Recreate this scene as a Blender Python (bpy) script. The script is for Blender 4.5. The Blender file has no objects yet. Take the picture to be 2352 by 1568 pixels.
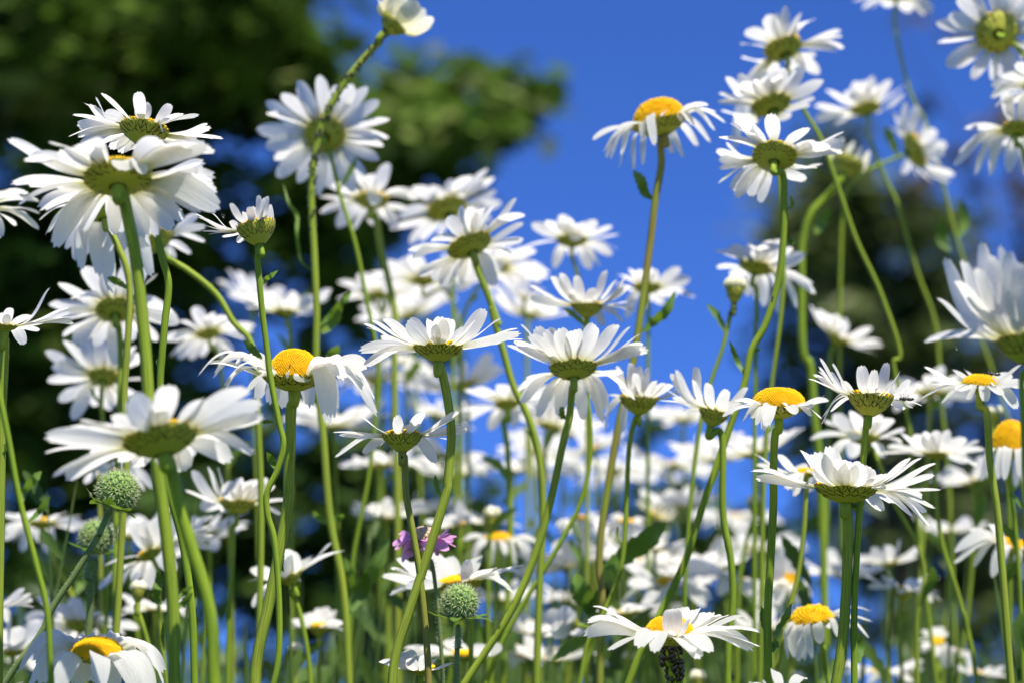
import bpy, math, random
from mathutils import Vector, Matrix
R = math.radians
sc = bpy.context.scene
COL = sc.collection
rnd = random.Random(7)

# ------------------------------------------------------------------ camera, sky, sun
PITCH = R(17)
CAM = Vector((0, 0, 0.25))
RIGHT = Vector((1, 0, 0)); UP = Vector((0, -math.sin(PITCH), math.cos(PITCH))); FWD = Vector((0, math.cos(PITCH), math.sin(PITCH)))
LENS, SENSOR, IMW, IMH = 55.0, 22.3, 2352.0, 1568.0
F = IMW * LENS / SENSOR
cd = bpy.data.cameras.new('camera'); cam = bpy.data.objects.new('camera', cd); COL.objects.link(cam)
cam.location = CAM; cam.rotation_euler = (R(90) + PITCH, 0, 0)
cd.lens = LENS; cd.sensor_width = SENSOR; cd.clip_start = 0.05; cd.clip_end = 2000
cd.dof.use_dof = True; cd.dof.focus_distance = 0.80; cd.dof.aperture_fstop = 6.3; cd.dof.aperture_blades = 7
sc.camera = cam

SUN_EL, SUN_AZ = R(54), R(22)      # the sun stands high behind the camera, a little to the right
world = bpy.data.worlds.new("World"); sc.world = world; world.use_nodes = True
nt = world.node_tree; bg = nt.nodes['Background']
sky = nt.nodes.new('ShaderNodeTexSky'); sky.sky_type = 'NISHITA'; sky.sun_disc = False
sky.sun_elevation = SUN_EL; sky.sun_rotation = math.pi - SUN_AZ
sky.altitude = 1500; sky.air_density = 0.75; sky.dust_density = 0.0; sky.ozone_density = 6.0
tint = nt.nodes.new('ShaderNodeMix'); tint.data_type = 'RGBA'; tint.blend_type = 'MULTIPLY'
tint.inputs[0].default_value = 1.0; tint.inputs[7].default_value = (0.385, 0.605, 1.06, 1)
nt.links.new(sky.outputs[0], tint.inputs[6]); nt.links.new(tint.outputs[2], bg.inputs[0])
bg.inputs[1].default_value = 0.112
sd = bpy.data.lights.new('sun', 'SUN'); sun = bpy.data.objects.new('sun', sd); COL.objects.link(sun)
sd.energy = 5.0; sd.angle = R(0.53); sd.color = (1.0, 0.95, 0.86)
sdir = Vector((math.sin(SUN_AZ) * math.cos(SUN_EL), -math.cos(SUN_AZ) * math.cos(SUN_EL), math.sin(SUN_EL)))
sun.rotation_euler = sdir.to_track_quat('Z', 'Y').to_euler()
sun.location = sdir * 20
vs = sc.view_settings; vs.view_transform = 'Standard'; vs.look = 'None'; vs.gamma = 1.0; vs.use_curve_mapping = False; vs.exposure = 0.8
sc.cycles.max_bounces = 8; sc.cycles.transmission_bounces = 6; sc.cycles.diffuse_bounces = 5

# ------------------------------------------------------------------ materials
def mat(name, col, rough=0.6, trans=0.0, tcol=None, var=None, spec=0.3, noise=None):
    """principled surface with noise variation, mixed with a translucent share"""
    m = bpy.data.materials.new(name); m.use_nodes = True
    n = m.node_tree; p = n.nodes['Principled BSDF']; out = n.nodes['Material Output']
    p.inputs['Roughness'].default_value = rough; p.inputs['Specular IOR Level'].default_value = spec
    c = None
    if noise:
        scale, col2 = noise
        tc = n.nodes.new('ShaderNodeTexCoord'); nz = n.nodes.new('ShaderNodeTexNoise'); nz.inputs['Scale'].default_value = scale
        nz.inputs['Detail'].default_value = 4
        n.links.new(tc.outputs['Object'], nz.inputs['Vector'])
        mp = n.nodes.new('ShaderNodeMapRange'); mp.inputs[1].default_value = 0.35; mp.inputs[2].default_value = 0.65
        n.links.new(nz.outputs[0], mp.inputs[0])
        mx = n.nodes.new('ShaderNodeMix'); mx.data_type = 'RGBA'
        mx.inputs[6].default_value = (*col, 1); mx.inputs[7].default_value = (*col2, 1)
        n.links.new(mp.outputs[0], mx.inputs[0]); c = mx.outputs[2]
    if var:      # per-object variation
        oi = n.nodes.new('ShaderNodeObjectInfo'); mx2 = n.nodes.new('ShaderNodeMix'); mx2.data_type = 'RGBA'
        mul = n.nodes.new('ShaderNodeMath'); mul.operation = 'POWER'; mul.inputs[1].default_value = 1.6
        n.links.new(oi.outputs['Random'], mul.inputs[0]); n.links.new(mul.outputs[0], mx2.inputs[0])
        if c: n.links.new(c, mx2.inputs[6])
        else: mx2.inputs[6].default_value = (*col, 1)
        mx2.inputs[7].default_value = (*var, 1); c = mx2.outputs[2]
    if c: n.links.new(c, p.inputs['Base Color'])
    else: p.inputs['Base Color'].default_value = (*col, 1)
    if trans:
        t = n.nodes.new('ShaderNodeBsdfTranslucent'); ms = n.nodes.new('ShaderNodeMixShader'); ms.inputs[0].default_value = trans
        if tcol: t.inputs[0].default_value = (*tcol, 1)
        elif c: n.links.new(c, t.inputs[0])
        else: t.inputs[0].default_value = (*col, 1)
        n.links.new(p.outputs[0], ms.inputs[1]); n.links.new(t.outputs[0], ms.inputs[2]); n.links.new(ms.outputs[0], out.inputs[0])
    return m

def uvramp(m, stops, axis=1, absx=False):
    """colour along a UV axis feeding both the surface and the translucent share"""
    n = m.node_tree; uv = n.nodes.new('ShaderNodeUVMap'); sp = n.nodes.new('ShaderNodeSeparateXYZ'); n.links.new(uv.outputs[0], sp.inputs[0])
    cr = n.nodes.new('ShaderNodeValToRGB'); e = cr.color_ramp.elements
    e[0].position, e[0].color = stops[0][0], (*stops[0][1], 1); e[1].position, e[1].color = stops[-1][0], (*stops[-1][1], 1)
    for pos, c in stops[1:-1]:
        k = e.new(pos); k.color = (*c, 1)
    n.links.new(sp.outputs[axis], cr.inputs[0])
    n.links.new(cr.outputs[0], n.nodes['Principled BSDF'].inputs['Base Color'])
    for x in n.nodes:
        if x.type == 'BSDF_TRANSLUCENT': n.links.new(cr.outputs[0], x.inputs[0])
    return m

WHITE = (0.90, 0.88, 0.825)
M = {}
M['petal'] = uvramp(mat('petal_white', WHITE, 0.5, 0.64, spec=0.2), [(0.0, (0.62, 0.60, 0.22)), (0.13, (0.80, 0.79, 0.66)), (0.28, WHITE), (1.0, WHITE)])
def veins(m):
    n = m.node_tree; uv = n.nodes.new('ShaderNodeUVMap'); mp = n.nodes.new('ShaderNodeMapping'); mp.inputs['Scale'].default_value = (11, 0.9, 1)
    nz = n.nodes.new('ShaderNodeTexNoise'); nz.inputs['Scale'].default_value = 1.6; nz.inputs['Detail'].default_value = 2
    bp = n.nodes.new('ShaderNodeBump'); bp.inputs['Strength'].default_value = 0.55; bp.inputs['Distance'].default_value = 0.0007
    n.links.new(uv.outputs[0], mp.inputs[0]); n.links.new(mp.outputs[0], nz.inputs['Vector']); n.links.new(nz.outputs[0], bp.inputs['Height'])
    for x in n.nodes:
        if x.type in ('BSDF_TRANSLUCENT', 'BSDF_PRINCIPLED'): n.links.new(bp.outputs[0], x.inputs['Normal'])
veins(M['petal'])
def streaks(m):
    n = m.node_tree; p = n.nodes['Principled BSDF']; src = p.inputs['Base Color'].links[0].from_socket
    uv = n.nodes.new('ShaderNodeUVMap'); mp = n.nodes.new('ShaderNodeMapping'); mp.inputs['Scale'].default_value = (13, 1.2, 1); nz = n.nodes.new('ShaderNodeTexNoise'); nz.inputs['Scale'].default_value = 1.7; nz.inputs['Detail'].default_value = 5
    mr = n.nodes.new('ShaderNodeMapRange'); mr.inputs[1].default_value = .38; mr.inputs[2].default_value = .62; mr.inputs[3].default_value = .62; mr.inputs[4].default_value = 1.18
    mx = n.nodes.new('ShaderNodeMix'); mx.data_type = 'RGBA'; mx.blend_type = 'MULTIPLY'; mx.inputs[0].default_value = 1
    n.links.new(uv.outputs[0], mp.inputs[0]); n.links.new(mp.outputs[0], nz.inputs['Vector']); n.links.new(nz.outputs[0], mr.inputs[0]); n.links.new(src, mx.inputs[6]); n.links.new(mr.outputs[0], mx.inputs[7]); n.links.new(mx.outputs[2], p.inputs['Base Color'])
    p.inputs['Roughness'].default_value = .6; p.inputs['Specular IOR Level'].default_value = .2
M['cream'] = uvramp(mat('petal_cream', WHITE, 0.5, 0.40, spec=0.2), [(0.0, (0.50, 0.50, 0.18)), (0.35, (0.78, 0.75, 0.50)), (1.0, (0.83, 0.81, 0.70))])
M['stem'] = mat('stem_green', (0.235, 0.335, 0.022), 0.42, 0.0, var=(0.31, 0.36, 0.045), noise=(60, (0.18, 0.28, 0.02)), spec=0.35)
M['stem_red'] = mat('stem_reddish', (0.25, 0.30, 0.035), 0.45, 0.0, noise=(40, (0.28, 0.23, 0.05)), spec=0.35)
streaks(M['stem']); streaks(M['stem_red'])
M['stem_grey'] = mat('stem_downy', (0.17, 0.23, 0.07), 0.8, 0.0, noise=(200, (0.12, 0.17, 0.06)), spec=0.1)
M['leaf'] = mat('leaf_green', (0.10, 0.19, 0.025), 0.5, 0.35, tcol=(0.20, 0.34, 0.03), noise=(80, (0.075, 0.15, 0.02)), var=(0.15, 0.23, 0.04))
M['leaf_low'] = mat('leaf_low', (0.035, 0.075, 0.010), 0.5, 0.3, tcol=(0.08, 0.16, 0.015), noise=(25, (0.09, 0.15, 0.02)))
M['disc'] = mat('disc_yellow', (0.86, 0.48, 0.004), 0.6, 0.12, tcol=(0.9, 0.45, 0.01), noise=(700, (0.80, 0.56, 0.008)), spec=0.2)
M['dark'] = mat('aphid_black', (0.02, 0.015, 0.011), 0.35, spec=0.5)
M['bug'] = mat('insect_shell', (0.012, 0.012, 0.014), 0.25, spec=0.6, noise=(900, (0.05, 0.045, 0.03)))
M['wing'] = mat('insect_wing', (0.45, 0.42, 0.42), 0.2, 0.6, tcol=(0.6, 0.55, 0.55), spec=0.6)
M['purple'] = mat('floret_purple', (0.66, 0.34, 0.66), 0.5, 0.5, tcol=(0.76, 0.38, 0.70), noise=(300, (0.70, 0.38, 0.64)))
M['pinkbud'] = mat('floret_bud', (0.62, 0.40, 0.34), 0.6, 0.2, noise=(600, (0.56, 0.46, 0.24)))
M['seed'] = mat('seed_green', (0.26, 0.37, 0.07), 0.6, 0.15, tcol=(0.3, 0.42, 0.07), noise=(500, (0.17, 0.30, 0.07)))
M['bristle'] = mat('bristle_pale', (0.55, 0.60, 0.36), 0.6, 0.3)
M['hair'] = mat('hair_white', (0.62, 0.66, 0.52), 0.7, 0.3)
M['bark'] = mat('bark', (0.045, 0.035, 0.025), 0.9, noise=(9, (0.09, 0.07, 0.055)))

def bractmat():
    m = mat('bract_green', (0.2, 0.24, 0.04), 0.5, 0.22, spec=0.25)
    n = m.node_tree; uv = n.nodes.new('ShaderNodeUVMap'); sp = n.nodes.new('ShaderNodeSeparateXYZ'); n.links.new(uv.outputs[0], sp.inputs[0])
    ab = n.nodes.new('ShaderNodeMath'); ab.operation = 'ABSOLUTE'; n.links.new(sp.outputs[0], ab.inputs[0])
    tp = n.nodes.new('ShaderNodeMapRange'); tp.inputs[1].default_value = 0.70; tp.inputs[2].default_value = 1.0; tp.inputs[4].default_value = 0.45
    n.links.new(sp.outputs[1], tp.inputs[0])
    ad = n.nodes.new('ShaderNodeMath'); ad.operation = 'ADD'; n.links.new(ab.outputs[0], ad.inputs[0]); n.links.new(tp.outputs[0], ad.inputs[1])
    cr = n.nodes.new('ShaderNodeValToRGB'); e = cr.color_ramp.elements
    e[0].position, e[0].color = 0.0, (0.48, 0.52, 0.07, 1); e[1].position, e[1].color = 1.0, (0.06, 0.03, 0.012, 1)
    k = e.new(0.62); k.color = (0.52, 0.50, 0.06, 1); k = e.new(0.84); k.color = (0.10, 0.06, 0.015, 1)
    n.links.new(ad.outputs[0], cr.inputs[0]); n.links.new(cr.outputs[0], n.nodes['Principled BSDF'].inputs['Base Color'])
    for x in n.nodes:
        if x.type == 'BSDF_TRANSLUCENT': n.links.new(cr.outputs[0], x.inputs[0])
    return m
M['bract'] = bractmat()
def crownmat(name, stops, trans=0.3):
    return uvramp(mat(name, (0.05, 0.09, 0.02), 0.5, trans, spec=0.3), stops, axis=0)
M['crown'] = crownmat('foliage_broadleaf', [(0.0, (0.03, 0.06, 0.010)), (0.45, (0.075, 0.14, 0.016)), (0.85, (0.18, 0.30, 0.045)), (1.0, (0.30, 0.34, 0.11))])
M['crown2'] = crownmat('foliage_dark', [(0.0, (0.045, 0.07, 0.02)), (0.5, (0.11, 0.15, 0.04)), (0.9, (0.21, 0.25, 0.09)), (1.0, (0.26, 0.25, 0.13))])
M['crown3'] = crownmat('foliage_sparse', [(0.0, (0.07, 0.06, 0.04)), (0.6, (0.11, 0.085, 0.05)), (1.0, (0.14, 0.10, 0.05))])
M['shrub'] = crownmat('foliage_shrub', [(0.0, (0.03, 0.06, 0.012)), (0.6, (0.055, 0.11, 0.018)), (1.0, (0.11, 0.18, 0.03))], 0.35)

# ------------------------------------------------------------------ helpers
def w(vx, vy, d):
    """a point seen at (vx, vy) of the 2352 x 1568 picture, d metres into the scene"""
    return CAM + (FWD + RIGHT * ((vx - 1176.0) / F) - UP * ((vy - 784.0) / F)) * d
CROP = dict(A=(0, 300), B=(0, 1000), C=(0, 1700), D=(1000, 0), E=(1000, 600), F=(1000, 1200), G=(1000, 1900), H=(2000, 300), I=(2000, 1000),
            J=(2000, 1998), K=(2996, 0), L=(2996, 700), M=(2996, 1300), N=(2996, 1998), O=(0, 1998))
KC = 1100 / 2352 * 2352 / 4096      # picture units per survey unit
def cv(c, x, y):
    if c == 'V': return (x, y)
    ox, oy = CROP[c]; return (ox * 2352 / 4096 + x * KC, oy * 2352 / 4096 + y * KC)
def parse(s, c0):
    c = c0; out = []
    for tok in s.split():
        if tok.isalpha(): c = tok
        else:
            f = tok.rstrip('sn'); x, y = f.split(','); out.append((*cv(c, float(x), float(y)), tok[-1] if tok[-1] in 'sn' else ''))
    return out

def mk(name, verts, faces, m, parent=None, uvs=None, smooth=True, origin=None):
    me = bpy.data.meshes.new(name)
    if origin is None and parent is not None: origin = Vector(parent['_o'])
    if origin is not None: verts = [(v[0] - origin[0], v[1] - origin[1], v[2] - origin[2]) for v in verts]
    me.from_pydata([tuple(v) for v in verts], [], faces)
    if uvs is not None:
        ul = me.uv_layers.new(name='UVMap'); li = [0] * len(me.loops); me.loops.foreach_get('vertex_index', li)
        fl = []
        for i in li: fl += uvs[i]
        ul.data.foreach_set('uv', fl)
    if smooth: me.polygons.foreach_set('use_smooth', [True] * len(me.polygons))
    me.materials.append(m)
    o = bpy.data.objects.new(name, me); COL.objects.link(o)
    if parent is not None: o.parent = parent
    return o
def link(name, me, parent, loc, basis, scale):
    o = bpy.data.objects.new(name, me); COL.objects.link(o); o.parent = parent
    mw = Matrix.Translation(loc - Vector(parent['_o'])) @ basis.to_4x4() @ Matrix.Scale(scale, 4)
    o.matrix_local = mw
    return o
def thing(name, loc, label, cat, group=None):
    o = bpy.data.objects.new(name, None); COL.objects.link(o); o.location = loc; o.empty_display_size = 0.02
    o['label'] = label; o['category'] = cat; o['_o'] = tuple(loc)
    if group: o['group'] = group
    return o
def tag(o, label=None, cat=None, group=None, kind=None):
    if label: o['label'] = label
    if cat: o['category'] = cat
    if group: o['group'] = group
    if kind: o['kind'] = kind
    return o
def frame(axis):
    """basis whose Z is the axis"""
    z = axis.normalized(); x = Vector((1, 0.13, 0.07)); x = (x - z * x.dot(z)).normalized(); y = z.cross(x)
    return Matrix((x, y, z)).transposed()
def spline(pts, per=8):
    if len(pts) < 3: per = max(per, 4)
    P = [pts[0] * 2 - pts[1]] + list(pts) + [pts[-1] * 2 - pts[-2]]; out = []
    for i in range(1, len(P) - 2):
        p0, p1, p2, p3 = P[i - 1:i + 3]
        # centripetal knots keep unevenly spaced points from looping
        t0 = 0; t1 = t0 + max(1e-6, (p1 - p0).length ** .5); t2 = t1 + max(1e-6, (p2 - p1).length ** .5); t3 = t2 + max(1e-6, (p3 - p2).length ** .5)
        for k in range(per):
            t = t1 + (t2 - t1) * k / per
            a1 = p0 * ((t1 - t) / (t1 - t0)) + p1 * ((t - t0) / (t1 - t0)); a2 = p1 * ((t2 - t) / (t2 - t1)) + p2 * ((t - t1) / (t2 - t1)); a3 = p2 * ((t3 - t) / (t3 - t2)) + p3 * ((t - t2) / (t3 - t2))
            b1 = a1 * ((t2 - t) / (t2 - t0)) + a2 * ((t - t0) / (t2 - t0)); b2 = a2 * ((t3 - t) / (t3 - t1)) + a3 * ((t - t1) / (t3 - t1))
            out.append(b1 * ((t2 - t) / (t2 - t1)) + b2 * ((t - t1) / (t2 - t1)))
    out.append(pts[-1]); return out
def tube(path, rad, sides=8, ridge=0.0, cap=True):
    vs, fs = [], []; n = len(path); ref = Vector((0.3, 1, 0.1))
    for i, p in enumerate(path):
        t = (path[min(i + 1, n - 1)] - path[max(i - 1, 0)]).normalized(); u = ref - t * ref.dot(t)
        if u.length < 1e-4: u = Vector((1, 0, 0)) - t * t.x
        u.normalize(); v = t.cross(u); ref = u; r = rad(i / (n - 1)) if callable(rad) else rad
        for k in range(sides):
            a = 2 * math.pi * k / sides; rr = r * (1 - (ridge if k % 2 else 0)); vs.append(p + (u * math.cos(a) + v * math.sin(a)) * rr)
    for i in range(n - 1):
        for k in range(sides):
            a, b = i * sides + k, i * sides + (k + 1) % sides; fs.append((a, b, b + sides, a + sides))
    if cap: fs.append(tuple(range(sides - 1, -1, -1))); fs.append(tuple(range((n - 1) * sides, n * sides)))
    return vs, fs

# ------------------------------------------------------------------ petals
def petal_mesh(B, T, radial, axis, length_lift, width, roll, nu=12, nv=6, hook=0.0, tipw=0.55, rg=rnd):
    chord = T - B; cl = chord.length
    P1 = B + radial * (cl * 0.45) + axis * (length_lift * cl)
    P2 = B + chord * 0.72 + axis * (length_lift * cl * 0.75)
    vs, uv = [], []; cup = rg.uniform(-0.05, 0.22); phase = rg.uniform(-.6, .6); notch = rg.uniform(.03, .07); asym = rg.uniform(-.06, .06)
    tw = rg.uniform(-0.35, 0.35)
    for i in range(nu + 1):
        u = i / nu
        for j in range(nv + 1):
            v = -1 + 2 * j / nv
            ue = u * (1 - 0.10 * v * v - notch * (0.5 - 0.5 * math.cos(3 * math.pi * v)) + asym * v * 0.5)
            a = 1 - ue
            p = B * a ** 3 + P1 * (3 * a * a * ue) + P2 * (3 * a * ue * ue) + T * ue ** 3
            t = ((P1 - B) * (a * a) + (P2 - P1) * (2 * a * ue) + (T - P2) * (ue * ue))
            if t.length < 1e-9: t = chord.copy()
            t.normalize()
            s = axis.cross(radial); s = s - t * s.dot(t)
            if s.length < 1e-5: s = radial.cross(t)
            s.normalize(); s = Matrix.Rotation(roll + tw * u, 3, t) @ s; nrm = t.cross(s)
            wd = width * (0.42 + 0.58 * math.sin(min(1, u / 0.50) * math.pi / 2))
            if u > 0.62: wd *= 1 - (1 - tipw) * ((u - 0.62) / 0.38) ** 2.2
            off = nrm * (wd * (cup * (v * v - 0.3) + 0.035 * math.cos(2.5 * math.pi * v + phase) * min(1, u * 2)))
            vs.append(p + s * (wd * v) + off); uv.append((0.5 + 0.5 * v, u))
    fs = []; k = nv + 1
    for i in range(nu):
        for j in range(nv):
            fs.append((i * k + j, i * k + j + 1, (i + 1) * k + j + 1, (i + 1) * k + j))
    return vs, fs, uv

# ------------------------------------------------------------------ shared flower parts
_cache = {}
def calyx_mesh(h, fine):
    key = ('calyx', round(h, 2), fine)
    if key in _cache: return _cache[key]
    rg = random.Random(int(h * 100)); rb = 0.13
    def prof(t, off=0):
        a = t * math.pi / 2
        r = rb + (.5 - rb) * (1 - min(1, t) ** 1.55) if t > 0 else 0.5 + 0.10 * -t; return (r + off * math.cos(max(a, 0) * .9), -h * (t if t > 0 else t * 1.5) - off * math.sin(max(a, 0) * .9))
    vs, fs, uv = [], [], []; S = 24; NT = 7
    for i in range(NT + 1):
        r, z = prof(i / NT)
        for k in range(S):
            a = 2 * math.pi * k / S; vs.append((r * math.cos(a), r * math.sin(a), z)); uv.append((0.2, 0.1))
    for i in range(NT):
        for k in range(S):
            a, b = i * S + k, i * S + (k + 1) % S; fs.append((a, a + S, b + S, b))
    fs.append(tuple(range(S)))
    rows = [(1.0, .50, 13, .028), (1.0, .27, 17, .022), (.92, .06, 21, .016), (.78, -.05, 24, .010), (.5, -.09, 25, .005)] if fine else [(.95, .45, 14, .026), (.62, .12, 18, .016), (.40, -.12, 20, .008)]
    NU = 6
    for tb, tt, n, off in rows:
        for q in range(n):
            a0 = 2 * math.pi * (q + rg.uniform(-.22, .22)) / n + off * 40; lt = rg.uniform(-.05, .05); base = len(vs); hw = 1.02 * math.pi / n * rg.uniform(.9, 1.1)
            for i in range(NU + 1):
                u = i / NU; t = tb + (tt + lt - tb) * u; wd = hw * (0.75 + 0.4 * math.sin(u * math.pi * .6)) * (1 - max(0, (u - .35) / .65) ** 1.6 * .90)
                for v in (-1, -.5, 0, .5, 1):
                    r, z = prof(t, off + 0.014 * (1 - v * v) + (.006 if u > .8 else 0)); an = a0 + v * wd * min(2.2, .5 / max(r, .12))
                    vs.append((r * math.cos(an), r * math.sin(an), z)); uv.append((v, u))
            for i in range(NU):
                for j in range(4): fs.append((base + i * 5 + j, base + i * 5 + j + 1, base + i * 5 + j + 6, base + i * 5 + j + 5))
    me = bpy.data.meshes.new('calyx'); me.from_pydata(vs, [], fs); ul = me.uv_layers.new(name='UVMap')
    li = [0] * len(me.loops); me.loops.foreach_get('vertex_index', li); fl = []
    for i in li: fl += uv[i]
    ul.data.foreach_set('uv', fl); me.polygons.foreach_set('use_smooth', [True] * len(me.polygons)); me.materials.append(M['bract'])
    _cache[key] = me; return me
def disc_mesh(H, fine):
    key = ('disc', round(H, 2), fine)
    if key in _cache: return _cache[key]
    rg = random.Random(3); vs, fs = [], []; Rm = 0.46
    def surf(q):      # q = radius share
        return (Rm * q, H * (1 - q * q) ** .8) if H < .2 else (Rm * 1.02 * math.sin(q * 1.62), H * (math.cos(q * 1.62) + .05) - .03)
    S = 20; NT = 7
    for i in range(NT + 1):
        r, z = surf(i / NT)
        for k in range(S): a = 2 * math.pi * k / S; vs.append((r * math.cos(a), r * math.sin(a), z - .012))
    for i in range(NT):
        for k in range(S):
            a, b = i * S + k, i * S + (k + 1) % S; fs.append((a, b, b + S, a + S))
    N = (1100 if fine else 260)
    for i in range(N):
        q = math.sqrt((i + .5) / N); a = i * 2.399963 ; r, z = surf(q); r2, z2 = surf(min(1, q + .02)); r1, z1 = surf(max(0, q - .02))
        tx, tz = r2 - r1, z2 - z1; l = math.hypot(tx, tz) or 1; nr, nz = -tz / l, tx / l
        rad = Vector((math.cos(a), math.sin(a), 0)); n = (rad * nr + Vector((0, 0, nz))).normalized()
        p = rad * r + Vector((0, 0, z)); s = 0.62 * math.sqrt(1 / N) * rg.uniform(.8, 1.1); hgt = s * (rg.uniform(1.3, 2.6) if q > .25 else 1.1)
        x = n.orthogonal().normalized(); y = n.cross(x); b = len(vs)
        for k in range(5):
            an = 2 * math.pi * k / 5 + i; dv = x * math.cos(an) + y * math.sin(an); vs.append(tuple(p + dv * s * .7)); 
        for k in range(5):
            an = 2 * math.pi * k / 5 + i; dv = x * math.cos(an) + y * math.sin(an); vs.append(tuple(p + dv * s * .8 + n * hgt * .75))
        vs.append(tuple(p + n * hgt))
        for k in range(5):
            k2 = (k + 1) % 5; fs.append((b + k, b + k2, b + 5 + k2, b + 5 + k)); fs.append((b + 5 + k, b + 5 + k2, b + 10))
    me = bpy.data.meshes.new('flower_disc'); me.from_pydata(vs, [], fs); me.polygons.foreach_set('use_smooth', [True] * len(me.polygons)); me.materials.append(M['disc'])
    _cache[key] = me; return me

def leaf_mesh(P, wid, face, teeth=4, fold=0.15, nu=14, tooth=0.5):
    """toothed narrow leaf along the path P, flat side roughly towards FACE"""
    path = spline(P, nu // max(1, len(P) - 1)) ; n = len(path) - 1; vs, fs, uv = [], [], []
    for i, p in enumerate(path):
        u = i / n; t = (path[min(i + 1, n)] - path[max(i - 1, 0)]).normalized(); s = t.cross(face); s.normalize(); nn = s.cross(t)
        wd = wid * (0.30 + 0.70 * math.sin(min(1, u / .62) * math.pi / 2)) * (1 if u < .62 else max(.04, 1 - ((u - .62) / .38) ** 2))
        saw = 1 + tooth * ((u * teeth * 1.0) % 1.0 - .4) if u > .12 else 1
        for v in (-1, -.5, 0, .5, 1): vs.append(p + s * (wd * v * (saw if abs(v) == 1 else 1)) + nn * (abs(v) * wd * fold)); uv.append((v, u))
    for i in range(n):
        for j in range(4): fs.append((i * 5 + j, i * 5 + j + 1, i * 5 + j + 6, i * 5 + j + 5))
    return vs, fs, uv

def stem_path(head, down, pts, d, d_end=None):
    """world points of a stem: from the head along DOWN, through the surveyed points, on down to the ground"""
    P = [head, head + down * 0.006]
    m = len(pts); d_end = d if d_end is None else d_end
    for i, q in enumerate(pts): P.append(w(q[0], q[1], d + (d_end - d) * (i + 1) / m))
    last, dirn = P[-1], (P[-1] - P[-2]).normalized(); dirn.z = min(dirn.z, -0.35); dirn.normalize()
    k = last.z / -dirn.z; mid = last + dirn * (k * .4); base = Vector((mid.x + dirn.x * .05, mid.y + dirn.y * .05, -0.01))
    P += [mid, base]
    return P
def add_leaf(root, stem, spec, d, rg):
    """leaf child of a stem; spec: points from base to tip, then half-width (picture units), then turn"""
    c0, s, wid, turn = spec; pts = [w(q[0], q[1], d + 0.004 * (i % 2)) for i, q in enumerate(parse(s, c0))]
    if len(pts) == 2: pts.insert(1, (pts[0] + pts[1]) / 2 + Vector((0, rg.uniform(-.002, .002), .0)))
    face = (Matrix.Rotation(turn, 3, 'Z') @ -FWD)
    v, f, uv = leaf_mesh(pts, wid * d / F, face, teeth=rg.choice([5, 6, 7]), nu=36, tooth=.34)
    o = mk('leaf', v, f, M['leaf'], None, uv, origin=Vector(root['_o'])); o.parent = stem
    return o

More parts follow.
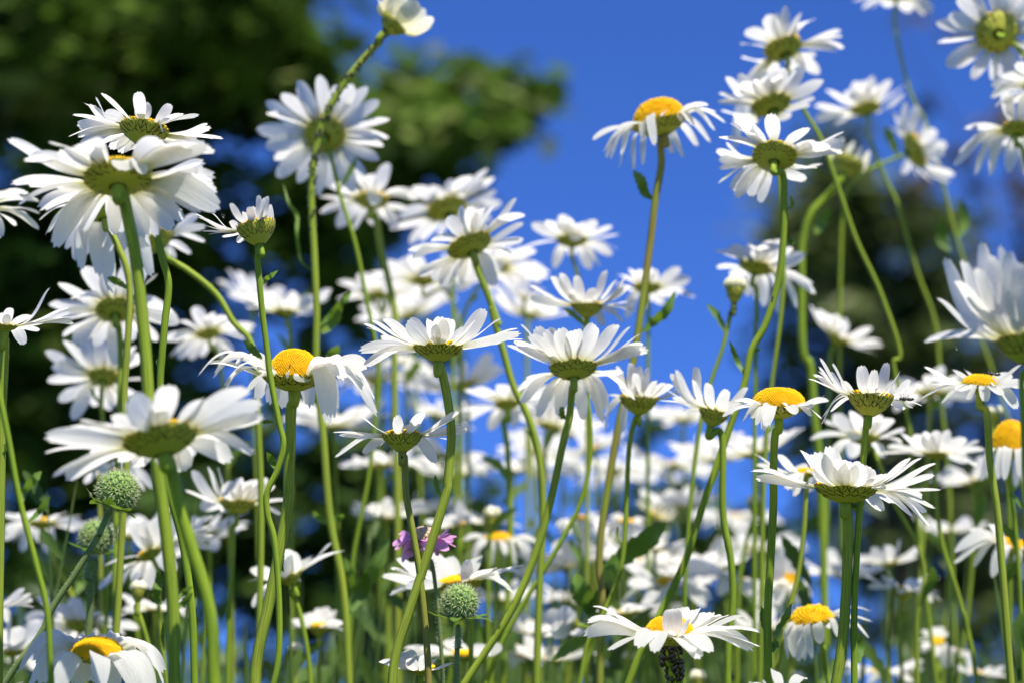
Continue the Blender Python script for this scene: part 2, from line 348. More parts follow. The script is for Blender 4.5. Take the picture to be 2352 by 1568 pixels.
GROUP = 'white daisies in the meadow'
def daisy(c, cx, cy, D, L, phi, s, d, label, t=None, st=None, n=20, e=14, lift=.10, h=.22, dome=.09, fine=True, lv=(), wid=.30, sw=None, mat_p='petal', mat_s='stem',
          name='daisy', cat='daisy', group=GROUP, ap=0, ds=1.0, apl=.02, apn='', autoleaf=True, de=None, inv=True, spread=9, seed=None, drift=None, jl=.10, tipw=.72):
    if not t and n >= 16 and wid == .30: wid = .38
    if t and not fine: wid *= 1.2
    if not fine and cat == 'daisy' and not t: L *= 1.07
    rg = random.Random(seed if seed is not None else int(cx * 13 + cy * 7 + d * 1000)); k = KC if c != 'V' else 1.0
    vx, vy = cv(c, cx, cy); C = w(vx, vy, d); px = d / F      # metres per picture unit
    Dm, Lm = D * k * px, L * k * px; ph = R(phi); co = math.sqrt(1 - s * s)
    axis = (RIGHT * math.sin(ph) * co + UP * math.cos(ph) * co + FWD * s).normalized()
    down = -axis; head = C + down * (h * Dm * .62)
    swv = (sw * k if sw else 12.8 * .80 / d * .95); rr = swv / 2 * px
    if st: pts = parse(st, c)
    else:
        dr = drift if drift is not None else rg.uniform(-50, 50); y1 = max(1640, vy + 120); hv = (vx - math.sin(ph) * 40, vy + 60 * math.cos(ph) + 30)
        pts = [(hv[0], hv[1], ''), (hv[0] + dr * .45 + rg.uniform(-8, 8), (hv[1] * .5 + y1 * .5), ''), (hv[0] + dr, y1, '')]
    if pts[-1][1] < 1560:
        pts.append((pts[-1][0] + (pts[-1][0] - pts[-2][0]) * .4 if len(pts) > 1 else pts[-1][0], 1640, ''))
    P = stem_path(head, down, pts, d, de); base = P[-1].copy(); base.z = 0
    root = thing(name, base, label, cat, group); O = base
    path = spline(P, 10 if fine else 6); 
    flare = lambda u: rr * (1 + .30 * math.exp(-u * len(path) / 4.0) + .08 * u)
    v, f = tube(path, flare, 20 if fine else 8, .13 if fine else 0.0)
    sd_ = 20 if fine else 8; plen = len(path) * .11
    stem = mk('stem', v, f, M[mat_s], root, [(abs(1 - 2 * (q_ % sd_) / sd_), (q_ // sd_) / len(path) * 6) for q_ in range(len(v))])
    for sp in lv: add_leaf(root, stem, sp, d, rg)
    if not lv and autoleaf:
        for q_ in range(rg.randint(0, 2)):
            j = int(rg.uniform(.16, .72) * (len(path) - 1)); p = path[j]; dv = (RIGHT * rg.choice((-1, 1)) * rg.uniform(.4, 1) + UP * rg.uniform(.5, 1.5) + FWD * rg.uniform(-.5, .5)).normalized(); l = rg.uniform(.005, .013) if fine else rg.uniform(.007, .020)
            v, f, uv = leaf_mesh([p, p + dv * l * .5 + UP * l * .1, p + dv * l + RIGHT * rg.uniform(-.3, .3) * l], l * rg.uniform(.07, .13), Matrix.Rotation(rg.uniform(-.9, .9), 3, 'Z') @ -FWD, teeth=3, nu=10)
            o = mk('leaf', v, f, M['leaf'], None, uv, origin=Vector(root['_o'])); o.parent = stem
    bs = frame(axis)
    if inv: link('calyx', calyx_mesh(h, fine), root, C, bs @ Matrix.Rotation(rg.uniform(0, 6), 3, 'Z'), Dm * .95)
    if dome: link('flower_disc', disc_mesh(dome, fine), root, C + axis * (.012 * Dm), bs @ Matrix.Rotation(rg.uniform(0, 6), 3, 'Z'), Dm * ds)
    ring = Dm * .455; X, Y = bs.col[0], bs.col[1]; NU, NV = (13, 6) if fine else (7, 4)
    items = []
    if t:
        for q in parse(t, c):
            dx, dy = (q[0] - vx) * px, -(q[1] - vy) * px; rho = math.hypot(dx, dy); Le = max(Lm * rg.uniform(.96, 1.04), rho * 1.015)
            z = math.sqrt(max(0, Le * Le - rho * rho)); best = None
            zs = [-z, z, -z * .75, z * .75, -z * .5, z * .5] if q[2] != 's' else [-z * .55, -z * .35]
            for zz in zs:      # towards or away from us: whichever leaves the petal nearest its usual lift
                dd = d + zz; T = w(q[0], q[1], dd); el = math.degrees(math.asin(max(-1, min(1, (T - C).normalized().dot(axis)))))
                cost = abs(el - e) + (12 if abs(zz) < z * .99 and q[2] != 's' else 0) + rg.uniform(0, 6)
                if best is None or cost < best[0]: best = (cost, T)
            T = best[1]; r = T - C; rad = r - axis * r.dot(axis)
            if rad.length < 1e-4: rad = X.copy()
            rad.normalize(); items.append((T, rad))
    else:
        a0 = rg.uniform(0, 6)
        for i in range(n):
            a = a0 + 2 * math.pi * (i + rg.uniform(-.3, .3)) / n; rad = X * math.cos(a) + Y * math.sin(a); el = R(e + rg.gauss(0, spread)); Lk = Lm * rg.uniform(1 - jl, 1 + jl * .4)
            items.append((C + rad * (Lk * math.cos(el)) + axis * (Lk * math.sin(el)), rad))
    for T, rad in items:
        B = C + rad * ring + axis * (-.02 * Dm + rg.uniform(-.01, .02) * Dm); ln = (T - B).length
        wd = max(Lm - ring, ln * .6) * wid * .5 * rg.uniform(.82, 1.15)
        v, f, uv = petal_mesh(B, T, rad, axis, lift * rg.uniform(.4, 1.6), wd, rg.gauss(0, .36), NU, NV, tipw=tipw, rg=rg)
        mk('petal', v, f, M[mat_p], root, uv)
    if ap:
        vs, fs = [], []
        dist = [0.0]
        for i in range(1, len(path)): dist.append(dist[-1] + (path[i] - path[i - 1]).length)
        for i in range(ap):
            sdist = rg.random() ** 1.4 * apl; j = max(k_ for k_ in range(len(path)) if dist[k_] <= sdist); q0 = path[j].lerp(path[min(j + 1, len(path) - 1)], (sdist - dist[j]) / max(1e-6, dist[min(j + 1, len(path) - 1)] - dist[j]))
            a = rg.uniform(0, 6.28); q = q0 + (RIGHT * math.cos(a) - FWD * math.sin(a)) * rr * flare(j / len(path)) / rr * 1.05 + UP * rg.uniform(-.001, .001)
            b = len(vs); r_ = min(.0009, rr * .42) * rg.uniform(.6, 1.15)
            for ax in ((1, 0, 0), (-1, 0, 0), (0, 1, 0), (0, -1, 0), (0, 0, 1.5), (0, 0, -1.5)): vs.append(q + Vector(ax) * r_)
            for fa in ((0, 2, 4), (2, 1, 4), (1, 3, 4), (3, 0, 4), (2, 0, 5), (1, 2, 5), (3, 1, 5), (0, 3, 5)): fs.append(tuple(b + x for x in fa))
        o = mk('aphids', vs, fs, M['dark'], None, origin=head); o.location = head
        tag(o, apn, 'aphids', kind='stuff')
    return root
# ------------------------------------------------------------------ ground
gv = [(-400, -60, 0), (400, -60, 0), (400, 900, 0), (-400, 900, 0)]
tag(mk('ground', gv, [(0, 1, 2, 3)], mat('meadow_ground', (0.035, 0.06, 0.015), 0.9, noise=(6, (0.06, 0.09, 0.02))), smooth=False), kind='structure')

# ------------------------------------------------------------------ trees behind the meadow
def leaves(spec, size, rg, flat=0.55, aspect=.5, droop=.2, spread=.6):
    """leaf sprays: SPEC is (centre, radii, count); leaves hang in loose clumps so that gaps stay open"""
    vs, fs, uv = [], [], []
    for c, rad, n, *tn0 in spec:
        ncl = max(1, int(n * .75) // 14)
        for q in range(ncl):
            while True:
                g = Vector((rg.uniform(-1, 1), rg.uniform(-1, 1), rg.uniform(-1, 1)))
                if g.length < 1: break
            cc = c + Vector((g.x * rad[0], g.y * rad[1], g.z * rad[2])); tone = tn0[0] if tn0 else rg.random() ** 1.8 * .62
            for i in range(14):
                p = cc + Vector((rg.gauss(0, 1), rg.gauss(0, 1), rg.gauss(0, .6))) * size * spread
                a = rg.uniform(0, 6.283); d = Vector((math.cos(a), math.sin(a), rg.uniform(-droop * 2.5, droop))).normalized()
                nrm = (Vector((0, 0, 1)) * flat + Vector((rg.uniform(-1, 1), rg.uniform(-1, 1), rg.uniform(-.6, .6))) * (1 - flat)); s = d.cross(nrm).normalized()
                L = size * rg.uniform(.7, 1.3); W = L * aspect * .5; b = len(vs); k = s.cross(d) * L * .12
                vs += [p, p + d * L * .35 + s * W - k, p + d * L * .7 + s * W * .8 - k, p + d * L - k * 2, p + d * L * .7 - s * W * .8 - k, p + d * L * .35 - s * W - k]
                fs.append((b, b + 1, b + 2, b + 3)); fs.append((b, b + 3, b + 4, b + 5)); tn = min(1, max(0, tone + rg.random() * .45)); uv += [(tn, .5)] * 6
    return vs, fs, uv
def blob(x, y, rx, ry, n, d, dep):
    if d < 7.5: dep *= d / 8.0
    return (w(x, y, d), (rx / F * d, dep, ry / F * d), n)
def tree(name, label, base, top, r0, limbs, spec, size, m, rg, **kw):
    root = thing(name, base, label, 'tree', kw.pop('group', None))
    p = spline([base - Vector((0, 0, .05)), (base * .6 + top * .4) + Vector((.12, .05, 0)), top], 6)
    v, f = tube(p, lambda u: r0 * (1 - .8 * u) + .01, 10); tr = mk('trunk', v, f, M['bark'], root)
    for a, b, r in limbs:
        q = a + (b - a) * .5 + Vector((0, 0, .12 * (b - a).length)); v, f = tube(spline([a, q, b], 5), lambda u: r * (1 - .85 * u), 6); o = mk('limb', v, f, M['bark'], None, origin=Vector(root['_o'])); o.parent = tr
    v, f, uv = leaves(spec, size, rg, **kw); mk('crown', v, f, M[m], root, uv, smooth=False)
    return root
rg = random.Random(11); D1 = 4.5; S1 = D1 / 8.0
B1 = [blob(*b) for b in [
    (90, 60, 170, 90, 340, D1, .5), (260, 110, 170, 90, 400, D1, .6), (440, 120, 100, 80, 240, D1, .5), (560, 110, 100, 90, 260, D1, .5), (630, 60, 80, 70, 150, D1, .4), (60, 200, 120, 60, 230, D1, .4),
    (260, 250, 220, 90, 560, D1, .6), (410, 215, 90, 70, 240, D1, .4), (700, 190, 100, 60, 170, D1, .3), (690, 235, 70, 45, 130, D1, .3), (800, 190, 80, 40, 65, D1, .3),
    (740, 120, 40, 30, 28, D1, .2), (890, 280, 90, 55, 170, D1, .3), (1000, 275, 80, 45, 150, D1, .3), (1090, 245, 60, 28, 94, D1, .25), (1170, 225, 45, 18, 56, D1, .2), (1225, 222, 22, 10, 19, D1, .1), (950, 355, 90, 50, 150, D1, .3), (1130, 165, 25, 12, 19, D1, .1), (960, 130, 50, 22, 19, D1, .1), (1090, 290, 50, 25, 37, D1, .15), (840, 300, 60, 60, 112, D1, .3), (1010, 190, 60, 30, 42, D1, .2), (880, 400, 110, 50, 120, D1, .3), (1080, 300, 60, 26, 42, D1, .2),
    (200, 480, 210, 110, 560, D1, .6), (50, 560, 80, 110, 240, D1, .4), (430, 480, 90, 90, 190, D1, .4), (420, 590, 90, 70, 150, D1, .4), (700, 440, 110, 70, 170, D1, .35), (820, 600, 100, 100, 260, D1, .4), (640, 560, 70, 90, 130, D1, .35), (760, 690, 110, 40, 100, D1, .3),
    (150, 700, 150, 90, 330, D1, .5), (350, 720, 110, 70, 150, D1, .4), (60, 820, 90, 90, 320, D1, .4), (60, 650, 120, 90, 260, D1, .4), (30, 960, 60, 60, 112, D1, .3), (300, 820, 130, 60, 200, D1, .4), (330, 600, 120, 60, 220, D1, .4), (240, 900, 190, 80, 420, D1, .5), (380, 1010, 110, 60, 170, D1, .4), (60, 1180, 90, 60, 140, D1, .4), (140, 1060, 150, 80, 300, D1, .5), (300, 1120, 150, 90, 320, D1, .5), (480, 960, 60, 40, 56, D1, .3),
    (90, 1300, 120, 90, 210, D1, .5), (330, 1330, 150, 80, 260, D1, .5), (180, 1480, 170, 70, 240, D1, .5), (470, 1200, 110, 90, 200, D1, .4), (560, 1080, 80, 70, 120, D1, .3), (700, 780, 80, 40, 70, D1, .3), (880, 790, 70, 30, 42, D1, .3), (520, 740, 80, 20, 42, D1, .3),
    # beyond the picture: the crown above and to the side that keeps the rest in shade
    (-300, 200, 300, 330, 700, D1, .9), (-300, 900, 300, 330, 600, D1, .9), (150, -250, 330, 160, 600, D1, .9), (550, -230, 260, 140, 360, D1, .8), (100, -650, 500, 260, 500, D1, 1.1), (230, 190, 200, 90, 260, D1 + .55, .5), (180, 560, 260, 150, 420, D1 + .55, .5), (200, 1000, 250, 130, 300, D1 + .55, .5), (230, -90, 300, 60, 200, D1 - .5, .5), (550, 0, 120, 60, 160, D1 - .4, .3),
]]
B1 += [(*blob(x, y, r, r * .8, n, D1 - .25, .15), .62) for x, y, r, n in [(110, 160, 40, 75), (140, 200, 30, 56), (60, 190, 30, 37), (50, 50, 40, 37), (150, 40, 60, 56), (30, 110, 30, 37), (340, 85, 40, 37), (410, 65, 30, 19), (540, 120, 45, 37), (610, 40, 40, 37), (590, 160, 40, 37), (490, 60, 40, 19), (1090, 235, 35, 37), (1180, 222, 28, 28), (1010, 255, 40, 28), (950, 290, 40, 37), (890, 300, 40, 37), (870, 260, 40, 37), (40, 1140, 40, 37), (90, 900, 40, 19), (560, 1130, 50, 37), (250, 480, 40, 19)]]  # sunlit patches of the crown, their brightness put into a lighter leaf tone
tb = Vector((-1.46, 5.17, 0)); tt = Vector((-1.29, 4.72, 3.5))
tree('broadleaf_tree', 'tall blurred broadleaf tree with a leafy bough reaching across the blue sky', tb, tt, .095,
     [(Vector((-1.43, 5.05, .68)), w(330, 1100, D1), .028), (Vector((-1.41, 5.0, 1.12)), w(420, 480, D1), .034), (Vector((-1.38, 4.95, 1.35)), w(1130, 235, D1), .025), (Vector((-1.36, 4.9, 1.8)), w(560, 60, D1), .028), (Vector((-1.36, 4.9, 1.9)), w(200, -300, D1), .034)],
     B1, .065, 'crown', rg, flat=.62, aspect=.55)
D2 = 14.0
B2 = [blob(*b) for b in [
    (1900, 330, 60, 60, 170, D2, .4), (1850, 470, 120, 70, 420, D2, .5), (1990, 470, 150, 60, 420, D2, .5), (2100, 560, 110, 70, 330, D2, .5), (1900, 600, 160, 90, 700, D2, .6), (2060, 690, 150, 90, 640, D2, .6), (1800, 560, 60, 60, 90, D2, .3), (2230, 470, 60, 60, 70, D2, .4),
    (1960, 780, 190, 90, 760, D2, .6), (2150, 830, 130, 80, 420, D2, .5), (1860, 850, 90, 70, 210, D2, .4), (2000, 940, 170, 90, 560, D2, .6), (2240, 950, 100, 110, 330, D2, .5), (2320, 800, 60, 90, 100, D2, .4), (1840, 1010, 60, 60, 100, D2, .3),
    (2080, 1090, 170, 100, 560, D2, .6), (2280, 1160, 100, 130, 420, D2, .5), (1900, 1140, 80, 80, 130, D2, .4), (1900, 1280, 60, 70, 98, D2, .4), (2120, 1270, 190, 110, 660, D2, .6), (2300, 1400, 100, 120, 420, D2, .5), (2080, 1440, 170, 110, 520, D2, .6), (1900, 1460, 80, 60, 100, D2, .4), (2250, 1550, 180, 60, 420, D2, .5),
    (2600, 600, 200, 300, 500, D2, .9), (2600, 1200, 220, 330, 700, D2, .9), (2050, 620, 200, 160, 400, D2 + 1.2, .6), (2100, 1150, 220, 300, 600, D2 + 1.2, .6)]]
b2 = w(2090, 1400, D2); b2 = Vector((b2.x, b2.y + .4, 0)); t2 = w(1990, 360, D2)
tree('dark_tree', 'dark olive tree far behind the daisies, blurred, its rounded top below the open sky', b2, t2, .16,
     [(b2 * .55 + t2 * .45, w(2240, 900, D2), .05), (b2 * .4 + t2 * .6, w(1800, 560, D2), .05), (b2 * .25 + t2 * .75, w(2120, 520, D2), .04)], B2, .13, 'crown2', rg, flat=.5, aspect=.5)
D3 = 11.0
B3 = [blob(*b) for b in [(2050, 60, 50, 35, 28, D3, .2), (2190, 60, 40, 30, 14, D3, .2), (2190, 230, 50, 40, 28, D3, .2), (2210, 300, 40, 50, 28, D3, .2), (2290, 270, 60, 60, 42, D3, .2), (2330, 390, 30, 40, 28, D3, .2), (2180, 360, 30, 25, 14, D3, .2), (2230, 420, 40, 20, 14, D3, .2), (2090, 440, 30, 20, 14, D3, .2), (2340, 500, 40, 50, 42, D3, .2), (2260, 600, 30, 60, 28, D3, .2), (2460, 300, 80, 200, 98, D3, .4)]]
b3 = w(2420, 1400, D3); b3 = Vector((b3.x, b3.y, 0)); t3 = w(2300, 150, D3)
tree('sparse_tree', 'sparse tree with a few brownish leaf tufts, faint against the sky', b3, t3, .045,
     [(b3 * .4 + t3 * .6, w(2190, 330, D3), .012), (b3 * .3 + t3 * .7, w(2330, 400, D3), .012), (b3 * .2 + t3 * .8, w(2050, 60, D3), .010), (t3, w(2190, 50, D3), .008)], B3, .06, 'crown3', rg, flat=.3, aspect=.6)
D4 = 3.4
B4 = [blob(*b) for b in [(250, 1420, 260, 130, 500, D4, .4), (400, 1180, 160, 70, 200, D4, .3), (560, 1300, 120, 100, 240, D4, .3), (750, 1330, 150, 100, 300, D4, .3), (950, 1500, 220, 70, 340, D4, .3), (1050, 1260, 90, 80, 180, D4, .3), (1330, 1400, 90, 60, 84, D4, .3), (1620, 1480, 150, 80, 260, D4, .3), (680, 960, 80, 40, 56, D4, .2), (640, 1080, 90, 60, 200, D4, .25), (760, 1060, 120, 60, 220, D4, .25), (1700, 1250, 90, 70, 140, D4, .3), (760, 1180, 110, 80, 240, D4, .3), (900, 1290, 130, 90, 300, D4, .3), (1020, 1180, 90, 80, 160, D4, .3), (820, 1420, 150, 90, 300, D4, .3), (1000, 1420, 110, 80, 190, D4, .3), (640, 1330, 90, 80, 110, D4, .3), (1120, 1290, 50, 60, 56, D4, .2), (1090, 1520, 110, 60, 170, D4, .3),
    (900, 1090, 90, 50, 110, D4, .25), (1120, 1080, 40, 50, 28, D4, .2), (1480, 990, 40, 25, 28, D4, .2), (1520, 1130, 70, 60, 100, D4, .3), (1400, 1180, 70, 50, 84, D4, .3), (1600, 1280, 120, 70, 200, D4, .3), (1450, 1350, 110, 60, 150, D4, .3), (1700, 1420, 130, 80, 210, D4, .3), (1500, 1500, 150, 60, 200, D4, .3), (1230, 1500, 90, 60, 84, D4, .3), (1800, 1540, 100, 60, 150, D4, .3), (580, 1520, 90, 50, 100, D4, .3)]]
b4 = w(950, 1500, D4); b4 = Vector((b4.x, b4.y, 0)); t4 = w(900, 1250, D4)
shrub = tree('leafy_shrub', 'mid green leafy shrub seen blurred between the lower daisy stems', b4, t4, .03,
     [(b4 * .4 + t4 * .6, w(1500, 1250, D4), .012), (b4 * .3 + t4 * .7, w(1080, 1250, D4), .012), (b4 * .5 + t4 * .5, w(700, 1200, D4), .012), (b4 * .6 + t4 * .4, w(1700, 1450, D4), .012)], B4, .044, 'shrub', rg, flat=.5, aspect=.5)
shrub['category'] = 'shrub'

# ------------------------------------------------------------------ the daisies in and near focus, flower by flower
daisy('A', 1235, 455, 425, 640, 8, .30, .80, 'young white daisy with outspread petals against the dark tree, just above the largest daisy',
      t='870,155 815,200 712,238 615,345 655,435 570,535 665,535 690,585 835,600 940,640 1010,665 1090,655 1150,640 1175,145 1230,230 890,325s 1460,250 1700,355 1780,425 1812,455 1915,545 1690,545 1830,550 1800,640 1640,615 1385,478s 1560,330 770,250',
      st='A 1240,640 1290,1000 1320,1240 1385,1560 B 1440,280 1410,620 1385,900 1370,1150 C 1420,430 1560,1000 1640,1567', h=.33, e=16, lift=.06, wid=.28, sw=62)
daisy('A', 1005, 870, 590, 910, -7, .46, .72, 'largest daisy, on a thick stem, with two petals folded over its green base',
      t='60,548 90,940 140,1125 340,1165 380,1380 455,1480 540,1410 960,1370 1000,1350 1235,1405 1330,1390 1480,1335 1570,1260 1720,1180 1885,1150 1860,1010 1845,880 1830,930 1700,830 1770,900 1600,1060 1750,1080 1650,960 1720,760 1840,650 1790,600 1560,590 1390,560 660,600 430,590 510,640 820,600 1070,820s 1205,845s 1650,640 1760,760 200,720 720,1350 250,960',
      st='A 1030,950 1100,1250 1150,1500 B 1230,700 1280,1370 C 1340,330 1430,1000 1480,1567', h=.15, e=4, lift=.13, wid=.32, sw=105, spread=12,
      lv=[('O', '1385,885 1330,840 1345,760 1360,690 1350,600', 11, .3), ('O', '1405,1300 1390,1180 1400,1030', 6, .5), ('O', '1510,960 1560,900 1650,790', 9, -.4), ('O', '1500,900 1560,790 1660,735', 4, .2)])
daisy('A', 2190, 1290, 335, 400, -13, .24, .785, 'small half open daisy with a deep cup, petals pointing up and left',
      t='2215,1025 2290,1035 2310,1105 1970,1095 2130,1125 2165,1120 2080,1165 1815,1185 1665,1190 1690,1218 1970,1245 1685,1280 1725,1340 1775,1367 1900,1390 2035,1440 2255,1050 2240,1080',
      st='A 2205,1430 2212,1560 B 2205,50 2240,500 2290,900 F 165,600 250,1050 285,1230 235,1450 G 145,150 150,330 205,540 V 640,1500 612,1640', h=.50, e=28, lift=.05, wid=.27, sw=52,
      lv=[('E', '105,1165 130,1110 175,1080 240,1030', 6, .3), ('B', '2240,930 2170,860 2085,770', 9, .2), ('F', '205,1040 140,1035 75,1048', 5, .0), ('F', '215,1440 190,1380 140,1295', 9, .2)])
daisy('A', -170, 1100, 330, 560, 5, .35, .72, 'daisy cut by the picture edge, drooping white petals beside the largest daisy',
      t='340,1190 335,1325 250,1195 340,1080 240,1005 130,1295 5,1400 60,1000 -400,1000 -500,1200 -300,1350 -150,1380 -500,1350 -600,1100 -200,800',
      st='V -45,600 -15,830 C 70,100 170,640 300,1150 400,1567 O 440,1560', e=2, lift=.12, lv=[('C', '180,690 210,560 300,450 355,390', 9, .3), ('C', '245,830 330,740 430,600', 7, .2)])
daisy('A', 880, 1130, 400, 620, -12, .40, .87, 'shaded daisy with long hanging petals, half hidden behind the largest daisy',
      t='570,1500 B 690,185 640,100 720,60 850,235 960,375 1120,330 1300,235 A 420,1350 330,1250 1300,1500 1100,900 600,900 400,1050 1250,1200',
      st='A 900,1250 1000,1450 B 1085,160 1110,330 1085,900 1062,1250 C 1080,400 1060,700 1040,1000 O 990,1180 950,1567', e=-12, lift=.16, h=.28, sw=58, lv=[('B', '1090,330 1000,270 915,235', 9, .2)])
daisy('A', 1330, 1420, 330, 480, -35, .35, .92, 'daisy behind the largest one whose arching stem runs off to lower right',
      t='1760,1430 1640,1535 1500,1560 1765,1300 1700,1200 B 1500,80 A 1250,1620 1150,1350 1350,1150 1550,1150', st='B 1500,110 1600,170 1850,380 2000,620 2130,760 F 60,620 V 590,900 600,1150 590,1640', e=0, lift=.12, sw=52)
daisy('B', 40, 640, 230, 420, 4, .06, .78, 'daisy at the picture edge with one petal raised like a finger and one hanging down',
      t='430,320 600,490 612,535 640,572 636,630 340,690 205,812 85,495 15,705 40,540 -150,500 -250,600 -200,700 -330,620 270,560', st='B 40,760 35,1000 20,1300 C 10,300 -10,1567', e=10, lift=.10, wid=.30, sw=75)
daisy('B', 985, 505, 330, 520, -8, .62, .95, 'blurred daisy seen full from beneath, crossed by two upright green stems', st='B 1010,640 1030,800 1030,1090 C 1010,200 990,800', n=19, e=2, fine=False, lift=.06, sw=52)
daisy('B', 885, 1075, 250, 490, 0, .62, 1.0, 'soft focus daisy seen from beneath in front of deep shade, below the crossed one', t='385,860 540,770 405,1120 500,1290 620,1450 800,1335 940,1370 1030,1330 1150,1250 1250,1100 1250,900 1150,820 1000,760 700,740 440,1000 850,700', st='B 870,1190 865,1300 880,1500 C 850,400 860,900', fine=False, e=4, lift=.06)
daisy('C', 1370, 95, 650, 960, -14, .34, .68, 'big near daisy with a wide green base, just above the spiky green seed heads',
      t='1450,-345 1110,-245 1740,-235 2130,-315 2250,-180 2230,-90 1945,45 2185,250 1975,320 1595,390 1645,280 1460,420 1340,280 375,110 565,20 380,240 440,445 560,470 1040,325 1180,370 980,-100 700,-30 1330,-180 1200,-260s 800,250 2260,-60',
      st='C 1440,300 1540,700 1640,1050 1790,1567 O 1830,1560', h=.24, e=10, lift=.09, wid=.34, sw=112)
daisy('O', 830, 1310, 440, 660, 2, -.08, .765, 'low daisy with a yellow dome and a skirt of glossy white hanging petals',
      t='150,1480 330,1580 420,1450s 570,1560 650,1600 750,1490 900,1398s 1090,1370s 560,1520 660,1560 800,1560 980,1540 1150,1520 1080,1580 1240,1560 1400,1480 1410,1600 1310,1640 480,1640 860,1640 1180,1640 1000,1640 250,1600 300,1400 1330,1400', st='O 860,1500 V 225,1640', e=-28, lift=.34, dome=.30, h=.18, wid=.44)
daisy('F', 375, 655, 530, 680, 0, .06, .82, 'daisy with a tall yellow dome and petals curled back like ribbons',
      t='-448,655 -363,545 -323,672 -218,735 -228,815 80,605s 300,640s 450,700s 510,930 690,1070 735,960 805,690 950,700 1000,590 1075,870 1087,1000 60,860 170,900 -20,790 270,930 760,560 -120,560',
      st='F 358,900 345,1200 330,1567 G 330,200 240,700 150,1150 60,1567', h=.20, e=-18, lift=.40, dome=.52, ds=.84, wid=.38, sw=92, spread=14, lv=[('G', '285,830 265,760 290,650', 6, .3)])
daisy('F', 1610, 395, 430, 670, 0, .12, .80, 'sharp open daisy in the middle with one small petal folded on its rim',
      t='965,200 1038,168 992,238 1140,158 1345,178 1210,250 1545,170 1645,143 1700,155 1615,262s 2012,75 1950,150 2145,162 2297,245 2322,287 2352,335 2150,365 925,432 980,570 1150,440 1290,297 1420,230 1800,230 1880,370 1120,330',
      st='F 1622,560 1690,850 1722,1150 1690,1567 G 1690,100 1600,420 1470,830 1350,1200 1240,1567', h=.28, e=14, lift=.07, wid=.29, sw=78)
daisy('F', 1300, 1150, 345, 570, 0, .15, .80, 'sharp daisy with thin spread petals, black aphids under its cup and a slim stem',
      t='920,970 1250,980 1480,960 1792,950 1757,1005 1680,1045 1866,1085 1870,1113 1690,1190 1592,1400 705,1130 760,1155 960,1170 918,1165 720,1345 755,1290 968,1312 1110,1250 1245,1322 1350,1060', st='F 1318,1330 G 1335,150 1395,500 1450,830 1490,1200 1520,1567', h=.40, e=12, lift=.05, wid=.24, sw=56, mat_s='stem_red', ap=14, apl=.004, apn='few black aphids under the cup of the slim stemmed sharp daisy')
daisy('D', 1235, 195, 255, 370, 42, .15, .95, 'half open cream flower nodding at the very top on a dark arching stem', t='1100,0 1180,-40 1280,-60 1440,20 1500,80 1567,150 1552,222 1430,110 1350,0 1230,60 1500,200 1150,40 1390,240 1330,60', 
      st='D 1100,360 900,590 750,800 620,1060 545,1400 E 525,400 550,900 570,1400 F 565,400 570,700 620,1100 G 690,400 790,900 840,1567', h=.42, e=45, lift=.12, wid=.5, mat_p='cream', sw=62, ap=240, apl=.085, apn='black aphids along the arching stem of the nodding cream flower', dome=0, fine=False,
      lv=[('E', '540,1040 440,950 400,700 400,560 330,450 285,290', 5, .5), ('E', '600,1500 700,1400 800,1290 870,1210', 8, .3), ('F', '610,280 690,200 790,60', 14, .3), ('F', '600,620 700,470 760,380', 12, .3), ('G', '690,420 760,350 790,330', 9, .3), ('G', '680,410 600,370 540,300', 9, -.3), ('G', '860,1190 950,1000 1080,760 1200,520', 16.8, .3), ('G', '850,1150 880,1000 850,800 800,690', 8.8, -.2), ('G', '860,1160 940,1000 1000,820', 18, .2)])
daisy('D', 640, 1150, 350, 535, -3, .84, 1.0, 'blurred daisy seen flat from behind beside the dark arching stem, petals all round', n=22, e=3, h=.14, wid=.34, fine=False, lift=.06, st='D 660,1270 E 690,50 760,350 900,800 1000,1300 F 1030,150 1095,520 1085,900 G 1010,50 920,500 880,750 V 800,1640')
daisy('E', 1040, 425, 300, 480, 3, .36, 1.07, 'blurred daisy with one tall petal raised, below the one seen flat from behind', t='1175,110 925,220 1010,210 620,270 590,400 600,540 750,670 890,690 1060,650 1370,330 1360,500 1250,680 1060,475s 1100,610 1440,420 720,330', st='E 1065,550 1120,850 1180,1100 1245,1450 F 1235,350 1240,1000 G 1260,200', fine=False, e=4, lift=.08, sw=58)
daisy('E', 1680, 495, 350, 530, -20, .50, 1.1, 'pale blurred daisy tilted left with a wide green underside, high in the middle', t='2030,160 2090,235 2105,360 1400,310 1570,300 1825,375s 1365,805 1640,720 1200,680 1250,560 1480,780 1850,700 2060,600 1720,250 1880,220 2150,470', fine=False, e=8, lift=.06, drift=30)
daisy('E', 1875, 810, 400, 580, -22, .42, .93, 'shaggy daisy tilted left with many crowded petals, at the centre against blue',
      t='2280,410 2115,455 2000,490 1795,480 1690,570 1550,760 1350,850 1400,1050 1450,1085 1640,1180 1790,1150 1720,1070 1860,1130 2085,1055 2170,840 2340,780 2350,550 2345,630 2100,1165 1900,480 2000,640s 1840,690s 1380,930 1560,1120 2230,900 1990,1120',
      st='E 1905,900 2010,1180 2130,1500 F 2065,60 2170,450 2260,750 I 200,1330 290,1567 V 1240,1060 1247,1150 1237,1400 1230,1640', h=.18, e=6, lift=.08, wid=.31, sw=58)
daisy('E', 1480, 1110, 220, 430, 0, .3, 1.15, 'blurred daisy tucked behind the lower edge of the shaggy centre daisy', fine=False, n=18, e=6, st='E 1650,1190 1770,1400 1780,1567')
daisy('E', 2090, 985, 260, 470, 8, .34, 1.12, 'blurred daisy overlapping the shaggy centre daisy from behind, petals drooping toward the sky', fine=False, n=18, e=-4, st='E 1980,1150 1830,1400 1815,1567')
